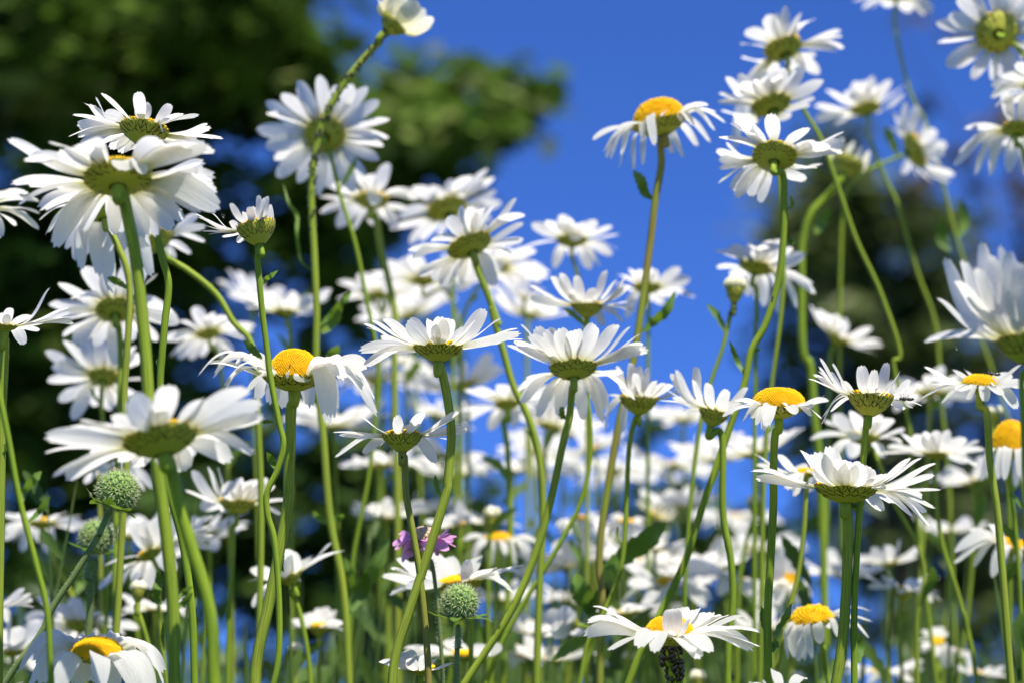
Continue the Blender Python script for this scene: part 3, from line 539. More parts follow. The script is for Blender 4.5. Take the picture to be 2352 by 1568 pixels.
daisy('E', 1130, 1230, 210, 400, 0, .3, 1.2, 'small faint daisy behind two pale crossing stems, left of the shaggy centre daisy', fine=False, n=16, e=4)
daisy('E', 320, 1370, 230, 400, 0, .08, 1.1, 'blurred daisy level with the skyline of dark leaves, beneath the small half open daisy', fine=False, n=18, e=14, st='E 330,1480 F 340,400 350,900')
daisy('B', 1780, 710, 200, 380, -14, .4, 1.05, 'blurred daisy with drooping petals on a thin stem, against a blue gap in the tree', fine=False, n=18, e=-6, lift=.1, st='B 1830,820 1880,960 1910,1200 V 530,1300')
daisy('H', 615, 1405, 270, 420, 0, .28, 1.05, 'blurred daisy alone against plain blue sky, right of the shaggy one', t='530,1190 400,1245 610,1230 820,1240 960,1290 1030,1365 1010,1490 960,1545 270,1270 190,1480 I 460,160 770,170 860,150 600,60 H 650,1420s 560,1250 700,1260', fine=False, e=10, lift=.06, st='I 640,130 690,330 730,800')
daisy('I', 745, 465, 275, 480, 0, .10, .93, 'daisy with spoon shaped raised petals, below the lone one against plain blue sky', t='440,220 520,195 650,215 905,172 1000,250 790,325s 250,300 250,415 1180,440 1170,525 1060,625 880,655 1000,550 1120,300 620,330s 1090,220 330,350', st='I 745,640 740,760 V 1350,920 I 765,1400 V 1355,1050 1335,1150 1290,1240 1150,1480', h=.40, e=18, lift=.05, wid=.28)
daisy('I', 625, 1000, 415, 640, -2, .38, .865, 'large daisy right of middle with a fringe of long petals hanging below its dark cup',
      t='175,640 305,655s 390,680 500,670 640,680 1010,635 1122,650 1205,712 1228,800 1275,852 60,810 120,775 150,1210 175,1310 330,1430 500,1435 720,1455 905,1370 1160,1285 430,1360 820,640 250,720 230,1100 640,1300 1050,1060 880,1480',
      st='I 622,1160 590,1450 V 1297,1000 1245,1225 1180,1390 1060,1580', h=.22, e=2, lift=.10, wid=.31, sw=62, lv=[('I', '575,1440 540,1430 530,1370 555,1350', 8, .3)])
daisy('I', 1190, 1260, 330, 430, 2, .08, .895, 'daisy with upright short petals partly behind the fringed large one', t='1000,985 1120,960 1190,985 1262,1000 1405,1130 1540,1215 1560,1165 1480,1150 1330,1395 885,1560 1040,1567 905,1240 1160,1050 1330,1110 900,1420 1240,1130s', st='I 1170,1420 1120,1567 J 1060,400 1020,640 880,980 760,1200 680,1567', h=.42, e=14, lift=.1, wid=.3)
daisy('I', 1835, 1370, 270, 470, 13, .12, .87, 'leaning daisy with tall petals fanned up and left, beside the flat topped yellow dome', t='1455,1050 1495,1020 1672,988 1780,1130 1950,1190 2115,1165 1365,1285 1560,1375 2020,1400 1960,1270 1650,1100 1400,1180 2060,1320 1480,1250', st='I 1875,1540 J 1910,150 1975,520 1990,860 1950,1300 1945,1567', h=.50, e=22, lift=.05, wid=.30, sw=58)
daisy('M', 252, 690, 470, 490, 0, .03, .82, 'daisy with a broad flat topped yellow dome and short level petals, on a ribbed stem', t='-230,780 -120,640 -60,830 65,860 120,912 260,722s 345,690s 470,722s 550,705 685,640 620,800 530,780 400,760 -180,720 150,870 30,800s', st='M 235,900 210,1200 N 210,0 180,600 160,950 165,1567', h=.20, e=-8, lift=.14, dome=.33, wid=.36, sw=66,
      lv=[('N', '205,1180 260,1080 320,990 365,880', 10.4, .4), ('N', '190,1260 130,1050 110,905', 8, -.2), ('N', '200,1300 220,1230 240,1270', 9, .2)])
daisy('M', 1040, 605, 390, 490, 6, .14, .80, 'sharp daisy with a deep olive cup, upswept petals and a bee hovering beside it', t='600,280 590,350 588,392 545,420 500,455 710,330 692,400 960,340 1075,375 1185,315 1112,430s 1050,490s 1292,395 1382,460 1448,530 1440,600 1482,690 1325,722 615,852 620,790 700,740 800,470 1140,420 1230,470',
      st='M 1010,800 985,1050 975,1180 N 945,100 915,600 900,1000 900,1567', h=.42, e=22, lift=.06, wid=.30, sw=56, lv=[('N', '935,1390 930,1250 870,1100', 16, .3)])
daisy('M', 830, 1385, 540, 790, 3, .14, .80, 'largest sharp daisy of the lower corner, wide petals over a flat cup',
      t='8,1245 48,1312 100,1230 310,1352 450,1070 690,1025 775,1145 590,1320s 870,1165 1040,1210s 1485,1130 1605,1180 1592,1282 1648,1405 1482,1480 1600,1565 1550,1722 1520,1605 1125,1590 1245,1520 1160,1350s 1170,1265s 260,1300 330,1360 980,1190 1380,1130 1400,1640 560,1080 900,1300s',
      st='M 832,1530 N 845,250 840,600 800,1200 745,1567', h=.22, e=12, lift=.08, wid=.30, sw=88, lv=[('N', '880,50 920,50 960,10', 16, .4)])
daisy('M', 1980, 490, 310, 480, 0, -.10, .85, 'open daisy showing its flat yellow centre from the side, with a bee on it', t='1495,355 1745,378 1470,625 1645,670 1565,505 1505,465 1880,640s 2020,655s 2160,555s 2300,715 2340,490 2330,330 1950,420 2160,600 1780,560s 2250,420 1850,380 2400,520', st='M 2020,720 2060,1150 2120,1567 N 2150,400 2240,1567', h=.28, e=2, lift=.05, dome=.22, wid=.30, sw=62)
daisy('M', 2235, 1060, 350, 430, 5, .02, .93, 'daisy with a big orange dome and short petals hanging straight down, at the picture edge', t='1990,1335 2120,1325 2280,1390 2200,1260 2345,1355 2060,1290 2180,1330 2400,1360 2440,1250 2320,1300', st='M 2240,1400 N 2300,500 2350,1567', h=.2, e=-45, lift=.22, dome=.70, wid=.32)
daisy('L', 2345, 1375, 490, 880, -6, .10, .70, 'near daisy cropped by the picture edge with very long upright petals and a deep cup', t='1985,570 2150,595 2215,650 1665,700 1820,720 1935,790 1600,1050 1495,1425 2300,740 2410,650 2550,620 2700,700 2850,900 3000,1100 3100,1350 2060,680 1760,900 2480,700', st='M 2345,400 2350,900 N 2380,600 2390,1567', h=.46, e=32, lift=.10, wid=.22)
daisy('K', 290, 410, 340, 500, -16, .50, 1.02, 'topmost of three stacked daisies in the upper corner, tilted with its olive base showing', t='300,60 150,130 215,125 440,110 560,165 790,265 800,310 815,410 750,440 600,640 30,640 K -30,260 H 2000,640 2130,560 K -60,500 120,620 570,480 380,270s 430,620 -80,380', fine=False, e=10, lift=.07, st='K 325,560 410,780 475,950 610,1180 L 760,100 920,560 1130,1020 1290,1567 M 1240,300 1370,850 V 2095,1080 2160,1640')
daisy('K', 190, 895, 350, 490, -13, .46, .97, 'middle one of three stacked daisies in the upper corner, petals fanned upward', t='640,690 560,850 520,910 460,570 190,600 140,650 60,680 290,580 400,600 -130,780 -200,660 -100,640 -260,800 -270,870 K 300,1025 -240,950 -60,700 250,640 350,1010 -130,1060', e=10, lift=.06, wid=.31, st='K 215,1060 240,1300 V 1800,640 1760,1000', h=.18, fine=False)
daisy('K', 220, 1330, 385, 560, 9, .60, .88, 'lowest of three stacked daisies in the upper corner, sharper, with a bit of yellow showing', t='190,968 505,1090 822,1125 812,1220 812,1302 622,1402 580,1440 482,1552 90,1741 -120,1701 -160,1631 -270,1571 -260,1451 -265,1371 -285,1301 -260,1171 -160,1056 -130,976 30,1050 440,1290s -20,1130 700,1250 560,1200 -200,1230 0,1680',
      st='K 285,1480 L 300,280 285,650 240,950 130,1300 20,1500 I 2090,1140 1960,1530 J 1735,50 1600,480 1420,870 1200,1300 1100,1567', h=.18, e=6, lift=.04, wid=.31, sw=60,
      lv=[('L', '325,300 365,250 345,170', 5, .4), ('L', '325,590 370,570 365,545', 7, .4), ('I', '2095,1080 2030,950 1960,770', 7, .3), ('I', '2230,850 2180,850 2145,840', 6, .4)])
daisy('H', 1370, 405, 470, 570, -14, .14, .925, 'old daisy with a yellow dome and drooping withered petals, alone against the sky',
      t='788,558 1008,460 880,665 905,722 1020,808 1140,830 1222,780 1325,612 1230,550s 1572,722 1695,620 1805,585 1845,480 1935,415 1855,318 1788,255 1550,405s 1410,310s 1040,690 940,735 1480,690 1660,440s',
      st='H 1378,560 1380,760 1330,1060 1290,1400 I 1270,60 1210,500 1140,950 V 1430,930 J 900,30 860,330 850,620 870,800 850,1567', h=.22, e=-22, lift=.18, dome=.42, wid=.24, sw=62, mat_s='stem_red',
      lv=[('H', '1305,1065 1240,1010 1200,900 1140,815', 12, .1), ('I', '1215,700 1300,620 1420,520 1500,350', 12, .4), ('J', '890,580 1050,480 1250,340 1430,190', 24.8, .4), ('J', '870,760 780,900 690,760 650,620', 22, -.2), ('J', '860,1000 780,960 700,880', 12, .2), ('J', '860,1120 650,1220 440,1370', 13.6, .2)])
daisy('K', 1000, 925, 260, 430, -8, .32, 1.15, 'blurred daisy with crowded raised petals, just right of the three stacked ones', t='660,770 560,910 560,1030 740,1070 880,1000 1050,650 1200,680 1340,730 1330,800 900,700 830,780 1250,900 700,960 1130,720 980,690', fine=False, e=14, lift=.08, st='K 1010,1100 1080,1300 1180,1560 L 1260,220 1440,830 1590,1250 1625,1567 M 1650,700 1700,1200 N 1750,900')
daisy('K', 1420, 1285, 330, 430, 66, .22, 1.15, 'blurred daisy turned sideways, its dark base facing a nearly level stem', t='1180,1080 1230,960 1330,870 1430,900 1510,1050 1600,1110 1690,1230 1670,1310 1760,1500 1720,1560 1560,1560 1440,1530 1300,1480 1480,1300s 1640,1400 1380,1000 1250,1050', fine=False, e=12, lift=.06, st='K 1290,1340 1140,1400 V 1990,395 1950,430 1930,640 1945,1640')
daisy('K', 850, 1390, 290, 300, 26, .32, 1.1, 'half open daisy with short cream petals on a bent thick stem', t='800,1180 900,1210 960,1250 1030,1290 1010,1380 980,1450 740,1230 860,1240 940,1330 690,1290', fine=False, e=48, lift=.12, h=.45, mat_p='cream', dome=0, st='L 660,190 540,320 460,560 450,900 480,1567 M 510,300 560,800 600,1100 V 1900,1640', sw=66, lv=[('L', '560,500 620,400 690,260', 16, .3)])
daisy('K', 2120, 275, 370, 480, 0, .93, 1.0, 'blurred daisy seen straight from below in the top corner, its curved stem lit', n=20, e=2, fine=False, lift=.04, st='K 2200,300 2300,420 2370,520 V 2370,300 2400,800 2420,1640', h=.2)
daisy('K', 1260, -70, 290, 400, 5, .36, 1.18, 'daisy cut off by the top edge of the picture on a long leaning stem', n=18, e=2, fine=False, st='K 1240,130 1290,450 1400,850 1500,1030 L 1670,120 1750,450 1850,800 1900,1150 1990,1420 M 2060,330 V 2350,1100', lv=[('L', '1790,530 1840,400 1800,200', 14, .3), ('L', '1710,650 1650,560 1650,340', 14, .3)])
daisy('K', 2290, 1105, 260, 460, 8, .42, 1.0, 'daisy at the picture edge with wide hanging petals, below the one seen from straight below', t='2180,770 1840,1100 1790,1300 1750,1420 1930,1500 2060,1510 2225,1480 2370,1500 2500,1300 2600,1100 2400,750 1900,1230 2120,1340', fine=False, e=2, lift=.1, st='K 2310,1230 2370,1400 V 2420,800')
daisy('K', 2480, 720, 260, 400, -5, .4, .98, 'daisy mostly outside the picture edge, only pale petal tips showing', n=18, e=0, fine=False)
daisy('L', 60, 780, 300, 480, 14, .26, 1.0, 'blurred daisy with petals drooping both sides behind a leaning stem, above a dark bud', t='-180,620 -280,640 -270,800 -150,880 -20,1040 130,1130 250,1190 410,1140 570,1020 550,930 480,680 260,550 130,600 20,590 370,620 180,560 60,1100 190,790s', fine=False, e=2, lift=.1, st='L 55,950 60,1300 M 50,800')
daisy('L', 760, 1385, 210, 420, 26, .10, 1.15, 'blurred daisy tipped to the right before the dark tree, alone', t='520,1110 600,1150 680,1190 840,1240 1040,1300 1130,1420 1080,1530 950,1490 560,1200 760,1200 980,1360 1150,1460', fine=False, e=8, lift=.06)
daisy('M', 980, 950, 280, 470, 3, .2, .98, 'blurred broad daisy right behind the stem of the bee daisy', t='650,830 720,760 900,740 1100,760 1230,800 1330,900 520,970 700,1130 860,1130 1150,1130 1300,1010 890,980s 1050,830', fine=False, e=6, lift=.1, st='M 1040,1040 1120,1200 N 1230,0 1450,400 1500,650 1440,1000 1440,1567', wid=.34)
daisy('M', 1600, 1090, 225, 430, 0, .10, .98, 'blurred daisy with rounded raised petals in front of black shade, right of the bee daisy', t='1300,920 1420,930 1520,910 1590,900 1700,890 1850,960 1970,990 2020,1060 1950,1200 1860,1180 1090,1100 1180,1040 1360,1030 1700,1130 1760,960', fine=False, e=16, lift=.08, st='M 1590,1250 N 1600,0 1660,400 1780,780 1900,1250 1950,1567')
daisy('M', 480, 1260, 210, 430, -4, .04, .90, 'daisy with a yellow centre peeping out behind the largest sharp daisy', t='40,1095 60,1190 430,1190 330,1410 545,1425 400,1465 250,1100 300,1180 620,1380 700,1200', fine=True, e=2, lift=.12, dome=.2, wid=.34, st='M 490,1420 N 470,250 420,640 340,950 210,1567')
daisy('M', 60, 1090, 230, 430, -10, .16, 1.05, 'blurred daisy with petals raised behind the stem of the flat topped dome', fine=False, n=18, e=16)
daisy('M', 1540, 570, 220, 420, 0, .2, 1.12, 'faint daisy behind the petals of the open daisy with the bee', fine=False, n=18, e=2)
daisy('N', 535, 1035, 360, 400, -10, .02, .90, 'low daisy with a tilted yellow dome and straight hanging petals, beside two thick stems', t='330,1370 430,1385 540,1360 480,1375 380,1345 690,1100 760,1170s 1050,955 1060,1040 1030,1180 890,1100 300,1280 850,990 610,1230s', e=-26, lift=.20, dome=.34, h=.2, wid=.34, st='N 610,1200 680,1567', fine=False)
daisy('N', 330, 710, 200, 330, 0, .0, 1.06, 'small blurred daisy with an orange centre and one large raised petal, by a slanting stem', t='300,410 220,450 380,520 210,700 420,900 250,900 520,850 460,780', dome=.4, fine=False, e=10, wid=.5)
daisy('N', 1190, 540, 150, 300, -5, .2, 1.08, 'blurred daisy over another one in the lower corner, its petals bunched above', fine=False, n=16, e=22)
daisy('N', 1310, 765, 170, 330, 5, .10, 1.05, 'blurred daisy under the bunched one, on a short dark funnel shaped base', fine=False, n=18, e=4, h=.6, st='N 1290,900 1300,1250 1310,1567', lv=[('N', '1265,1150 1290,1050 1320,950', 14, .2)])
daisy('N', 2260, 400, 260, 380, 14, .0, .96, 'daisy with a flat orange top and bent down petals, low at the picture edge', t='2045,205 1760,450 1750,540 1920,570 2080,665 2345,690 2220,680 1880,260 2420,600 2480,450 2140,560s 1960,420 2300,560s', dome=.24, fine=False, e=-22, lift=.22, wid=.34, st='N 2210,560 2210,1000 2270,1567')
daisy('N', 1610, 1205, 120, 215, -10, -.45, 1.08, 'tiny daisy with a cream centre facing out between dark stems, low in the corner', t='1480,1110 1560,1080 1640,1080 1700,1130 1490,1220 1480,1310 1600,1340 1690,1440 1730,1420 1440,1200', fine=False, e=0, wid=.45)
daisy('N', 1790, 1290, 80, 130, 20, .1, 1.08, 'tiny folded white daisy right next to the cream centred one', fine=False, n=10, e=-10, wid=.5)
daisy('N', 1130, 1470, 180, 360, 0, .12, 1.12, 'blurred white daisy at the bottom edge behind the ribbed stem pair', fine=False, n=18, e=4)
daisy('N', 1950, 1480, 150, 250, 10, .1, 1.1, 'broken blurred daisy at the bottom edge, crossed by three stems', fine=False, n=14, e=8)
daisy('J', 1450, 1150, 430, 710, 0, .05, .775, 'low daisy with arching petals over its yellow dome and a stem blackened by aphids',
      t='785,910 740,1050 790,1020 710,1165 860,1110 925,1290 1180,1270 1320,1312 1400,1120s 1710,1360 1790,1310 2092,985 1940,985 2232,1130 2230,1255 2172,1295 2065,1265 1560,915 1690,930 1800,955 1870,1010 1620,1000s 1480,930s 1640,1300 1000,1000 2010,1160', st='J 1480,1300 1500,1567', h=.22, e=2, lift=.16, dome=.36, wid=.36, sw=125, ap=170, apl=.020, apn='black aphids coating the stem of the low arching petalled daisy')
daisy('G', 1800, 900, 430, 640, -9, .03, .88, 'daisy with pointed petals just under the purple flower and above a seed head', t='1200,795 1198,885 1250,705 1370,740 1550,655 1700,690 1962,690 2350,765 2340,835 2272,1015 2130,880 1190,1020 1330,935 2222,965 2060,820s 1120,860 1290,830 1850,720s 2090,800', st='G 1880,1050 1890,1567', h=.24, e=10, lift=.10, wid=.30)
daisy('G', 335, 850, 220, 480, -22, .1, .93, 'blurred daisy with two long petals raised to the right, behind a ribbed stem', t='700,575 640,680 340,630 300,700 10,790 0,900 30,1130 130,1010 80,850 500,700 400,920 820,640', st='G 350,980 420,1150 500,1567', h=.40, e=14, lift=.07, wid=.34, fine=False)
daisy('G', 590, 1285, 190, 300, 0, .05, 1.0, 'small blurred daisy low down, left of the twin crossing stems', t='590,1130 480,1180 370,1230 350,1300 720,1150 790,1250 800,1320 650,1120 530,1170 700,1300', fine=False, e=16, h=.42, wid=.45, st='G 590,1450 590,1567')
daisy('G', 1830, 1530, 250, 460, 0, .04, .94, 'shaded daisy at the bottom edge beneath the round spiky seed head', t='1310,1480 1465,1465 1610,1400 1760,1425 1930,1440 2055,1490 1295,1560 1700,1390 2150,1500 1400,1600', fine=False, e=12, wid=.36)
daisy('G', 1770, 420, 160, 260, -8, .06, 1.05, 'blurred bunch petalled daisy behind the stem right of the purple flower', t='1495,395 1600,360 1690,340 1785,205 1850,330 1740,300 1560,420 1880,380', fine=False, e=20, wid=.45)
daisy('G', 2130, 540, 230, 300, 0, -.06, 1.05, 'blurred daisy with a thin yellow top behind a pale stem, right of the purple flower', fine=False, n=16, e=-24, lift=.2, dome=.2)
daisy('F', 2200, 885, 210, 390, -3, .42, 1.05, 'blurred daisy with a dark round underside, left of the fringed daisy', fine=False, n=18, e=2, st='F 2170,1020 2200,1250 G 2230,400 2210,900 V 1150,1640', sw=52)
daisy('F', 1350, 540, 130, 330, 6, .3, 1.2, 'faint daisy with drooping petals behind the stem of the middle open daisy', fine=False, n=14, e=-22, lift=.14)
daisy('F', 1130, 1405, 190, 380, -5, .22, 1.12, 'faint daisy below the aphid daisy, left of its slim stem', fine=False, n=18, e=2)
daisy('F', 1680, 1330, 170, 370, 10, .14, 1.17, 'faint daisy right behind the crossing of the two slim stems', fine=False, n=16, e=0)
daisy('I', 210, 405, 95, 190, 0, .06, 1.17, 'tiny edge on daisy with a thin pale stem, left of the spoon petalled one', fine=False, n=14, e=30, st='I 228,550 232,1000')
daisy('I', 1260, 315, 245, 390, 0, .3, 1.06, 'blurred daisy split by the brown stem of the old domed daisy', t='1010,210 1110,160 1290,150 1540,150 1630,250 1670,405 1500,400 1390,470 1240,500 1080,590 1350,180 1000,300 1200,170', fine=False, e=6, lift=.06, st='I 1268,450 1265,1000')
for i, (x, y, lab) in enumerate([(1180, 1085, 'far blurred daisy, just left of the forked pale stem'), (1330, 1075, 'far blurred daisy between the two stems that cross below the fringed one'), (1412, 1092, 'far blurred daisy between the brown stem and the dark stem'), (1475, 1085, 'far blurred daisy with a yellow smear, right of the dark stem'), (1548, 1058, 'far blurred daisy topping a faint pale stem under the open sky'), (1300, 1005, 'far blurred daisy glowing under the hanging fringe of the large daisy'), (1690, 1185, 'far shaded daisy behind the leaning brown stem'), (1735, 1270, 'far shaded daisy in a gap left of the lower dome daisy stem'), (1240, 1040, 'far blurred daisy peeping past the bent green stem in the centre')]):
    daisy('V', x, y + rnd.uniform(-14, 10), 50, rnd.uniform(92, 120), rnd.uniform(-15, 15), rnd.uniform(.12, .35), 1.28 + .05 * (i % 4), lab, fine=False, n=16, e=rnd.uniform(-8, 12))
daisy('J', 680, 160, 170, 250, 0, -.08, 1.1, 'blurred daisy with a yellow tinted top, left of the dark toothed leaf', t='500,280 560,310 700,370 600,290 850,180 480,230 780,260 530,110 820,120', fine=False, e=-14, lift=.12, wid=.5)
daisy('J', 1080, 185, 160, 250, 8, .04, 1.1, 'blurred daisy with arched petals directly above the dark toothed leaf', t='930,330 910,240 1000,380 1270,200 1210,270 1100,320 940,140 1200,150', fine=False, e=-16, lift=.2, wid=.5)
daisy('J', 1320, 130, 150, 200, 30, .1, 1.15, 'half open cream daisy, blurred, tipped right above the large dark leaf', fine=False, n=14, e=35, mat_p='cream')
daisy('J', 1330, 420, 130, 310, 5, .12, 1.1, 'blurred daisy under the large dark leaf, right of the paired stems', fine=False, n=16, e=8)
daisy('J', 1450, 715, 230, 400, 3, -.06, 1.05, 'blurred daisy with an orange centre line above the low arching petalled daisy', fine=False, n=18, e=-2, dome=.2)
daisy('J', 1090, 960, 200, 350, -8, .12, 1.0, 'shaded daisy just above and behind the low arching petalled daisy', fine=False, n=16, e=10)
daisy('J', 560, 850, 110, 250, 20, .1, 1.16, 'blurred small daisy left of the broad dark leaf', fine=False, n=14, e=10)
daisy('J', 640, 1060, 130, 330, -70, .2, .97, 'daisy turned aside with grey shaded petals under the broad dark leaf', t='380,980 370,1165 560,1000 470,1080 700,1150 500,940 430,1120', fine=False, e=4, wid=.5)
daisy('J', 200, 1330, 120, 220, 0, -.1, 1.1, 'low blurred daisy with a spot of yellow, left of a thick stem', fine=False, n=14, e=-10, dome=.25)
daisy('J', 1080, 1340, 90, 230, 0, .1, 1.12, 'low blurred daisy under the arching petalled one, left of its black stem', fine=False, n=14, e=2)
daisy('J', 2420, 1640, 260, 420, 0, -.05, .75, 'near daisy at the bottom edge showing only two arched petal tips', t='2130,1565 2345,1455 N 485,1530 480,1640 120,1560 V 1760,1620 1840,1640', e=12, lift=.24, wid=.34)
daisy('G', 1460, 1640, 260, 480, 0, -.03, .82, 'bright daisy at the bottom edge with narrow petals rising beside a slim brown stem', t='G 1180,1610 1220,1500 1340,1490 1230,1540 1360,1560 1500,1530 1600,1560 1100,1590 1750,1600', e=14, lift=.1)
daisy('C', 360, 830, 235, 420, 0, .22, 1.05, 'blurred daisy with broad grey petals hanging left, over a leaning stem', t='20,770 40,900 30,980 180,1080 100,1000 420,1100 700,770 740,880 560,750 250,740 180,790 640,900 330,1000 120,760', fine=False, e=-4, lift=.1, st='C 400,950 460,1150 600,1420 O 660,960 720,1567', lv=[('O', '640,800 690,700 620,560', 12, .2)])
daisy('C', 2030, 655, 310, 480, 2, .20, .95, 'blurred daisy with petals held high, right of the near daisy with level petals', t='1780,350 1640,385 1580,555 1720,720 1860,360 1940,480 2030,450 2120,480 2280,445 2345,510 2450,640 2400,760 1690,480 2200,460 1900,740 1980,500', fine=False, e=20, lift=.07, st='C 2000,850 1990,1150 1960,1567', h=.32)
daisy('C', 1280, 1090, 240, 540, -28, .26, .95, 'blurred daisy behind two thick stems, its petals sweeping down left and out right', t='1850,850 1885,955 1820,1050 1830,770 840,1400 950,1290 900,1200 1230,800 1330,780 1130,820 1000,1450 1150,1350 1300,1400 1500,1250 1560,760', fine=False, e=0, lift=.08)
daisy('O', 690, 1065, 250, 460, 0, .46, 1.0, 'blurred daisy low down with a green eye seen from beneath, above the skirted yellow dome', fine=False, n=16, e=0, drift=20)
daisy('O', 1330, 930, 140, 300, 0, .1, 1.02, 'blurred daisy hidden by the thick stem of the largest daisy, below the cream bud', fine=False, n=16, e=6)
daisy('O', -120, 900, 220, 380, 8, .14, .95, 'blurred daisy at the lower picture edge, only its right side petals showing', t='210,755 270,805 282,860 295,920 60,1050 80,1240 -400,800 -350,1000 -100,700', fine=False, e=6, wid=.32)
daisy('O', -110, 1600, 220, 330, 8, .06, .75, 'near daisy at the bottom corner, one arched white petal reaching into view', t='212,1552 140,1600 -100,1450 -300,1500 -350,1650', e=12, lift=.2)
daisy('C', 925, 370, 200, 400, 0, .3, .98, 'blurred daisy hanging behind the near level petalled one, above the spiky seed head', fine=False, n=16, e=-16, lift=.14, t='730,500 790,470 880,450 1010,420 1310,540 1180,420 700,330 1240,560 1100,330')

for x, y, D_, L_, ph, s, d, lab, kw in [
    (1300, 1315, 40, 100, -8, .1, 1.12, 'blurred daisy under the small blue gap, between the crossing stems', {}), (1472, 1312, 44, 95, 5, .05, 1.15, 'blurred daisy just under the dark toothed leaf', {}), (1592, 1322, 44, 95, -6, .08, 1.12, 'blurred daisy crossed by the leaning brown stem', {}),
    (1690, 1335, 52, 125, 8, .12, 1.08, 'broad shaded daisy with grey white petals, left of the small orange centred one', {'e': -8}), (1272, 1530, 46, 95, 0, .02, 1.05, 'blurred daisy at the bottom edge right of a leaning stem', {}), (1752, 1452, 44, 95, 0, .04, 1.02, 'blurred daisy touching the right petal tips of the low arching one', {}),
    (1425, 1262, 40, 90, 10, .2, 1.2, 'faint daisy behind the base of the dark toothed leaf', {}), (1118, 1215, 34, 62, 0, .06, 1.1, 'faint small daisy beside the half closed white bud', {}), (1010, 1180, 38, 66, -6, .1, 1.15, 'faint small daisy just above the purple flower', {}),
    (470, 1245, 44, 100, -10, .25, 1.05, 'faint daisy right of the twin thick stems, below raised petals', {'e': 0}), (30, 1505, 50, 105, 0, .15, .98, 'pale daisy low at the picture edge below the hairy stem', {}), (120, 1560, 44, 95, 0, .05, 1.1, 'pale daisy at the bottom edge behind the skirted yellow dome', {}),
    (1150, 1392, 46, 95, 0, .1, 1.08, 'blurred daisy right of the round seed head among stems', {}), (1230, 1470, 42, 85, 0, .06, 1.1, 'blurred daisy low between leaning green stems', {}), (1650, 1080, 44, 95, 0, .15, 1.2, 'faint daisy behind the leaning daisy stem', {}), (1940, 1330, 44, 90, 0, .1, 1.15, 'faint daisy behind the thick ribbed stem pair', {}),
    (2230, 1120, 46, 100, -8, .08, 1.12, 'faint daisy behind the stems left of the big orange dome', {}), (2180, 1230, 40, 85, 0, .1, 1.18, 'faint daisy in the dark gap among right hand stems', {}), (890, 1190, 44, 95, 0, .1, 1.12, 'faint daisy left of the purple flower behind stems', {}), (1560, 1180, 42, 95, 0, .1, 1.22, 'faint daisy behind the dark vertical leaf', {}),
    (1215, 730, 44, 95, 5, .2, 1.2, 'faint daisy seen through the gap left of the spoon petalled one', {}), (1065, 905, 50, 105, -8, .25, 1.14, 'faint daisy right of the middle open daisy stem, beside the dark round underside', {}), (1260, 985, 52, 112, 6, .1, 1.1, 'blurred broad daisy under the fringe of the large daisy, left of its stem', {}), (770, 1000, 46, 98, 0, .15, 1.2, 'faint daisy left of the aphid daisy, before the dark shrub', {}),
    (1570, 985, 42, 90, 0, .15, 1.3, 'faint daisy low in the blue gap between upright stems', {}), (590, 700, 40, 88, 10, .2, 1.22, 'faint daisy just left of the slender stem of the small half open daisy', {}), (940, 745, 42, 92, -6, .15, 1.25, 'faint daisy just above the left petals of the middle open daisy', {}), (1360, 1035, 46, 98, -10, .12, 1.24, 'faint daisy between the brown stem and the fringed daisy stem', {}), (1010, 960, 40, 90, 8, .2, 1.26, 'faint daisy behind the raised petals of the aphid daisy', {}),
    (1060, 1100, 46, 95, 0, .12, 1.2, 'faint daisy above the pale stem crossing', {}), (1480, 1420, 42, 95, 0, .06, 1.1, 'shaded daisy peeping behind the low arching one, on its upper side', {}), (860, 880, 46, 95, 0, .2, 1.22, 'faint daisy near the curled petal tips of the ribbon petalled one', {'e': -6}), (300, 1245, 44, 95, 0, .2, 1.1, 'faint daisy right beside the upper spiky seed head stem', {})]:
    daisy('V', x, y - rnd.uniform(0, 25), D_ * 1.08, L_ * rnd.uniform(.95, 1.3), ph * 1.8, s, d, lab, fine=False, n=17, wid=.38, **kw)

# buds
def bud(c, cx, cy, rad, phi, d, label, st, h=.9, ap=0):
    return daisy(c, cx, cy, rad * 1.9, rad * 1.35, phi, .15, d, label, n=16, e=68, lift=.30, h=h, dome=0, fine=False, mat_p='cream', name='daisy_bud', cat='flower bud', group='unopened daisy buds', st=st, wid=.75, ap=ap, apl=.012, apn='black aphids on the stem of the round cream topped bud', spread=4)
bud('I', 2010, 330, 85, 5, .95, 'round green bud with a cream top, on a stem darkened by black aphids', 'I 1985,520 1900,850 1800,1140 1700,1567 J 1600,400', .85, 90)
bud('O', 1180, 770, 66, 0, .93, 'closed cream bud low between the thick stem and the twin stems', 'O 1160,900 1230,1100 1300,1400')
bud('M', 2100, 760, 60, 10, 1.0, 'closed cream bud above the big orange dome at the edge', 'M 2110,860 2200,1200')
bud('G', 2065, 360, 75, 5, 1.02, 'half closed white bud beside a pale stem, right of the purple flower', 'G 2050,480 2040,900')
bud('J', 2190, 40, 66, 10, 1.05, 'blurred cream bud on a curved stalk left of the flat topped dome stem', 'J 2180,140 2120,300 2050,700')
bud('J', 1690, 1530, 62, 0, 1.0, 'pale bud at the bottom edge, right of the black stem', 'J 1690,1640')
bud('G', 390, 1500, 52, 5, 1.0, 'small cream bud near the bottom edge between the ribbed stem and a leaning stem', 'G 380,1600')
bud('N', 420, 1530, 55, 5, 1.0, 'pale bud at the bottom edge, under the tilted dome daisy', 'N 420,1640')

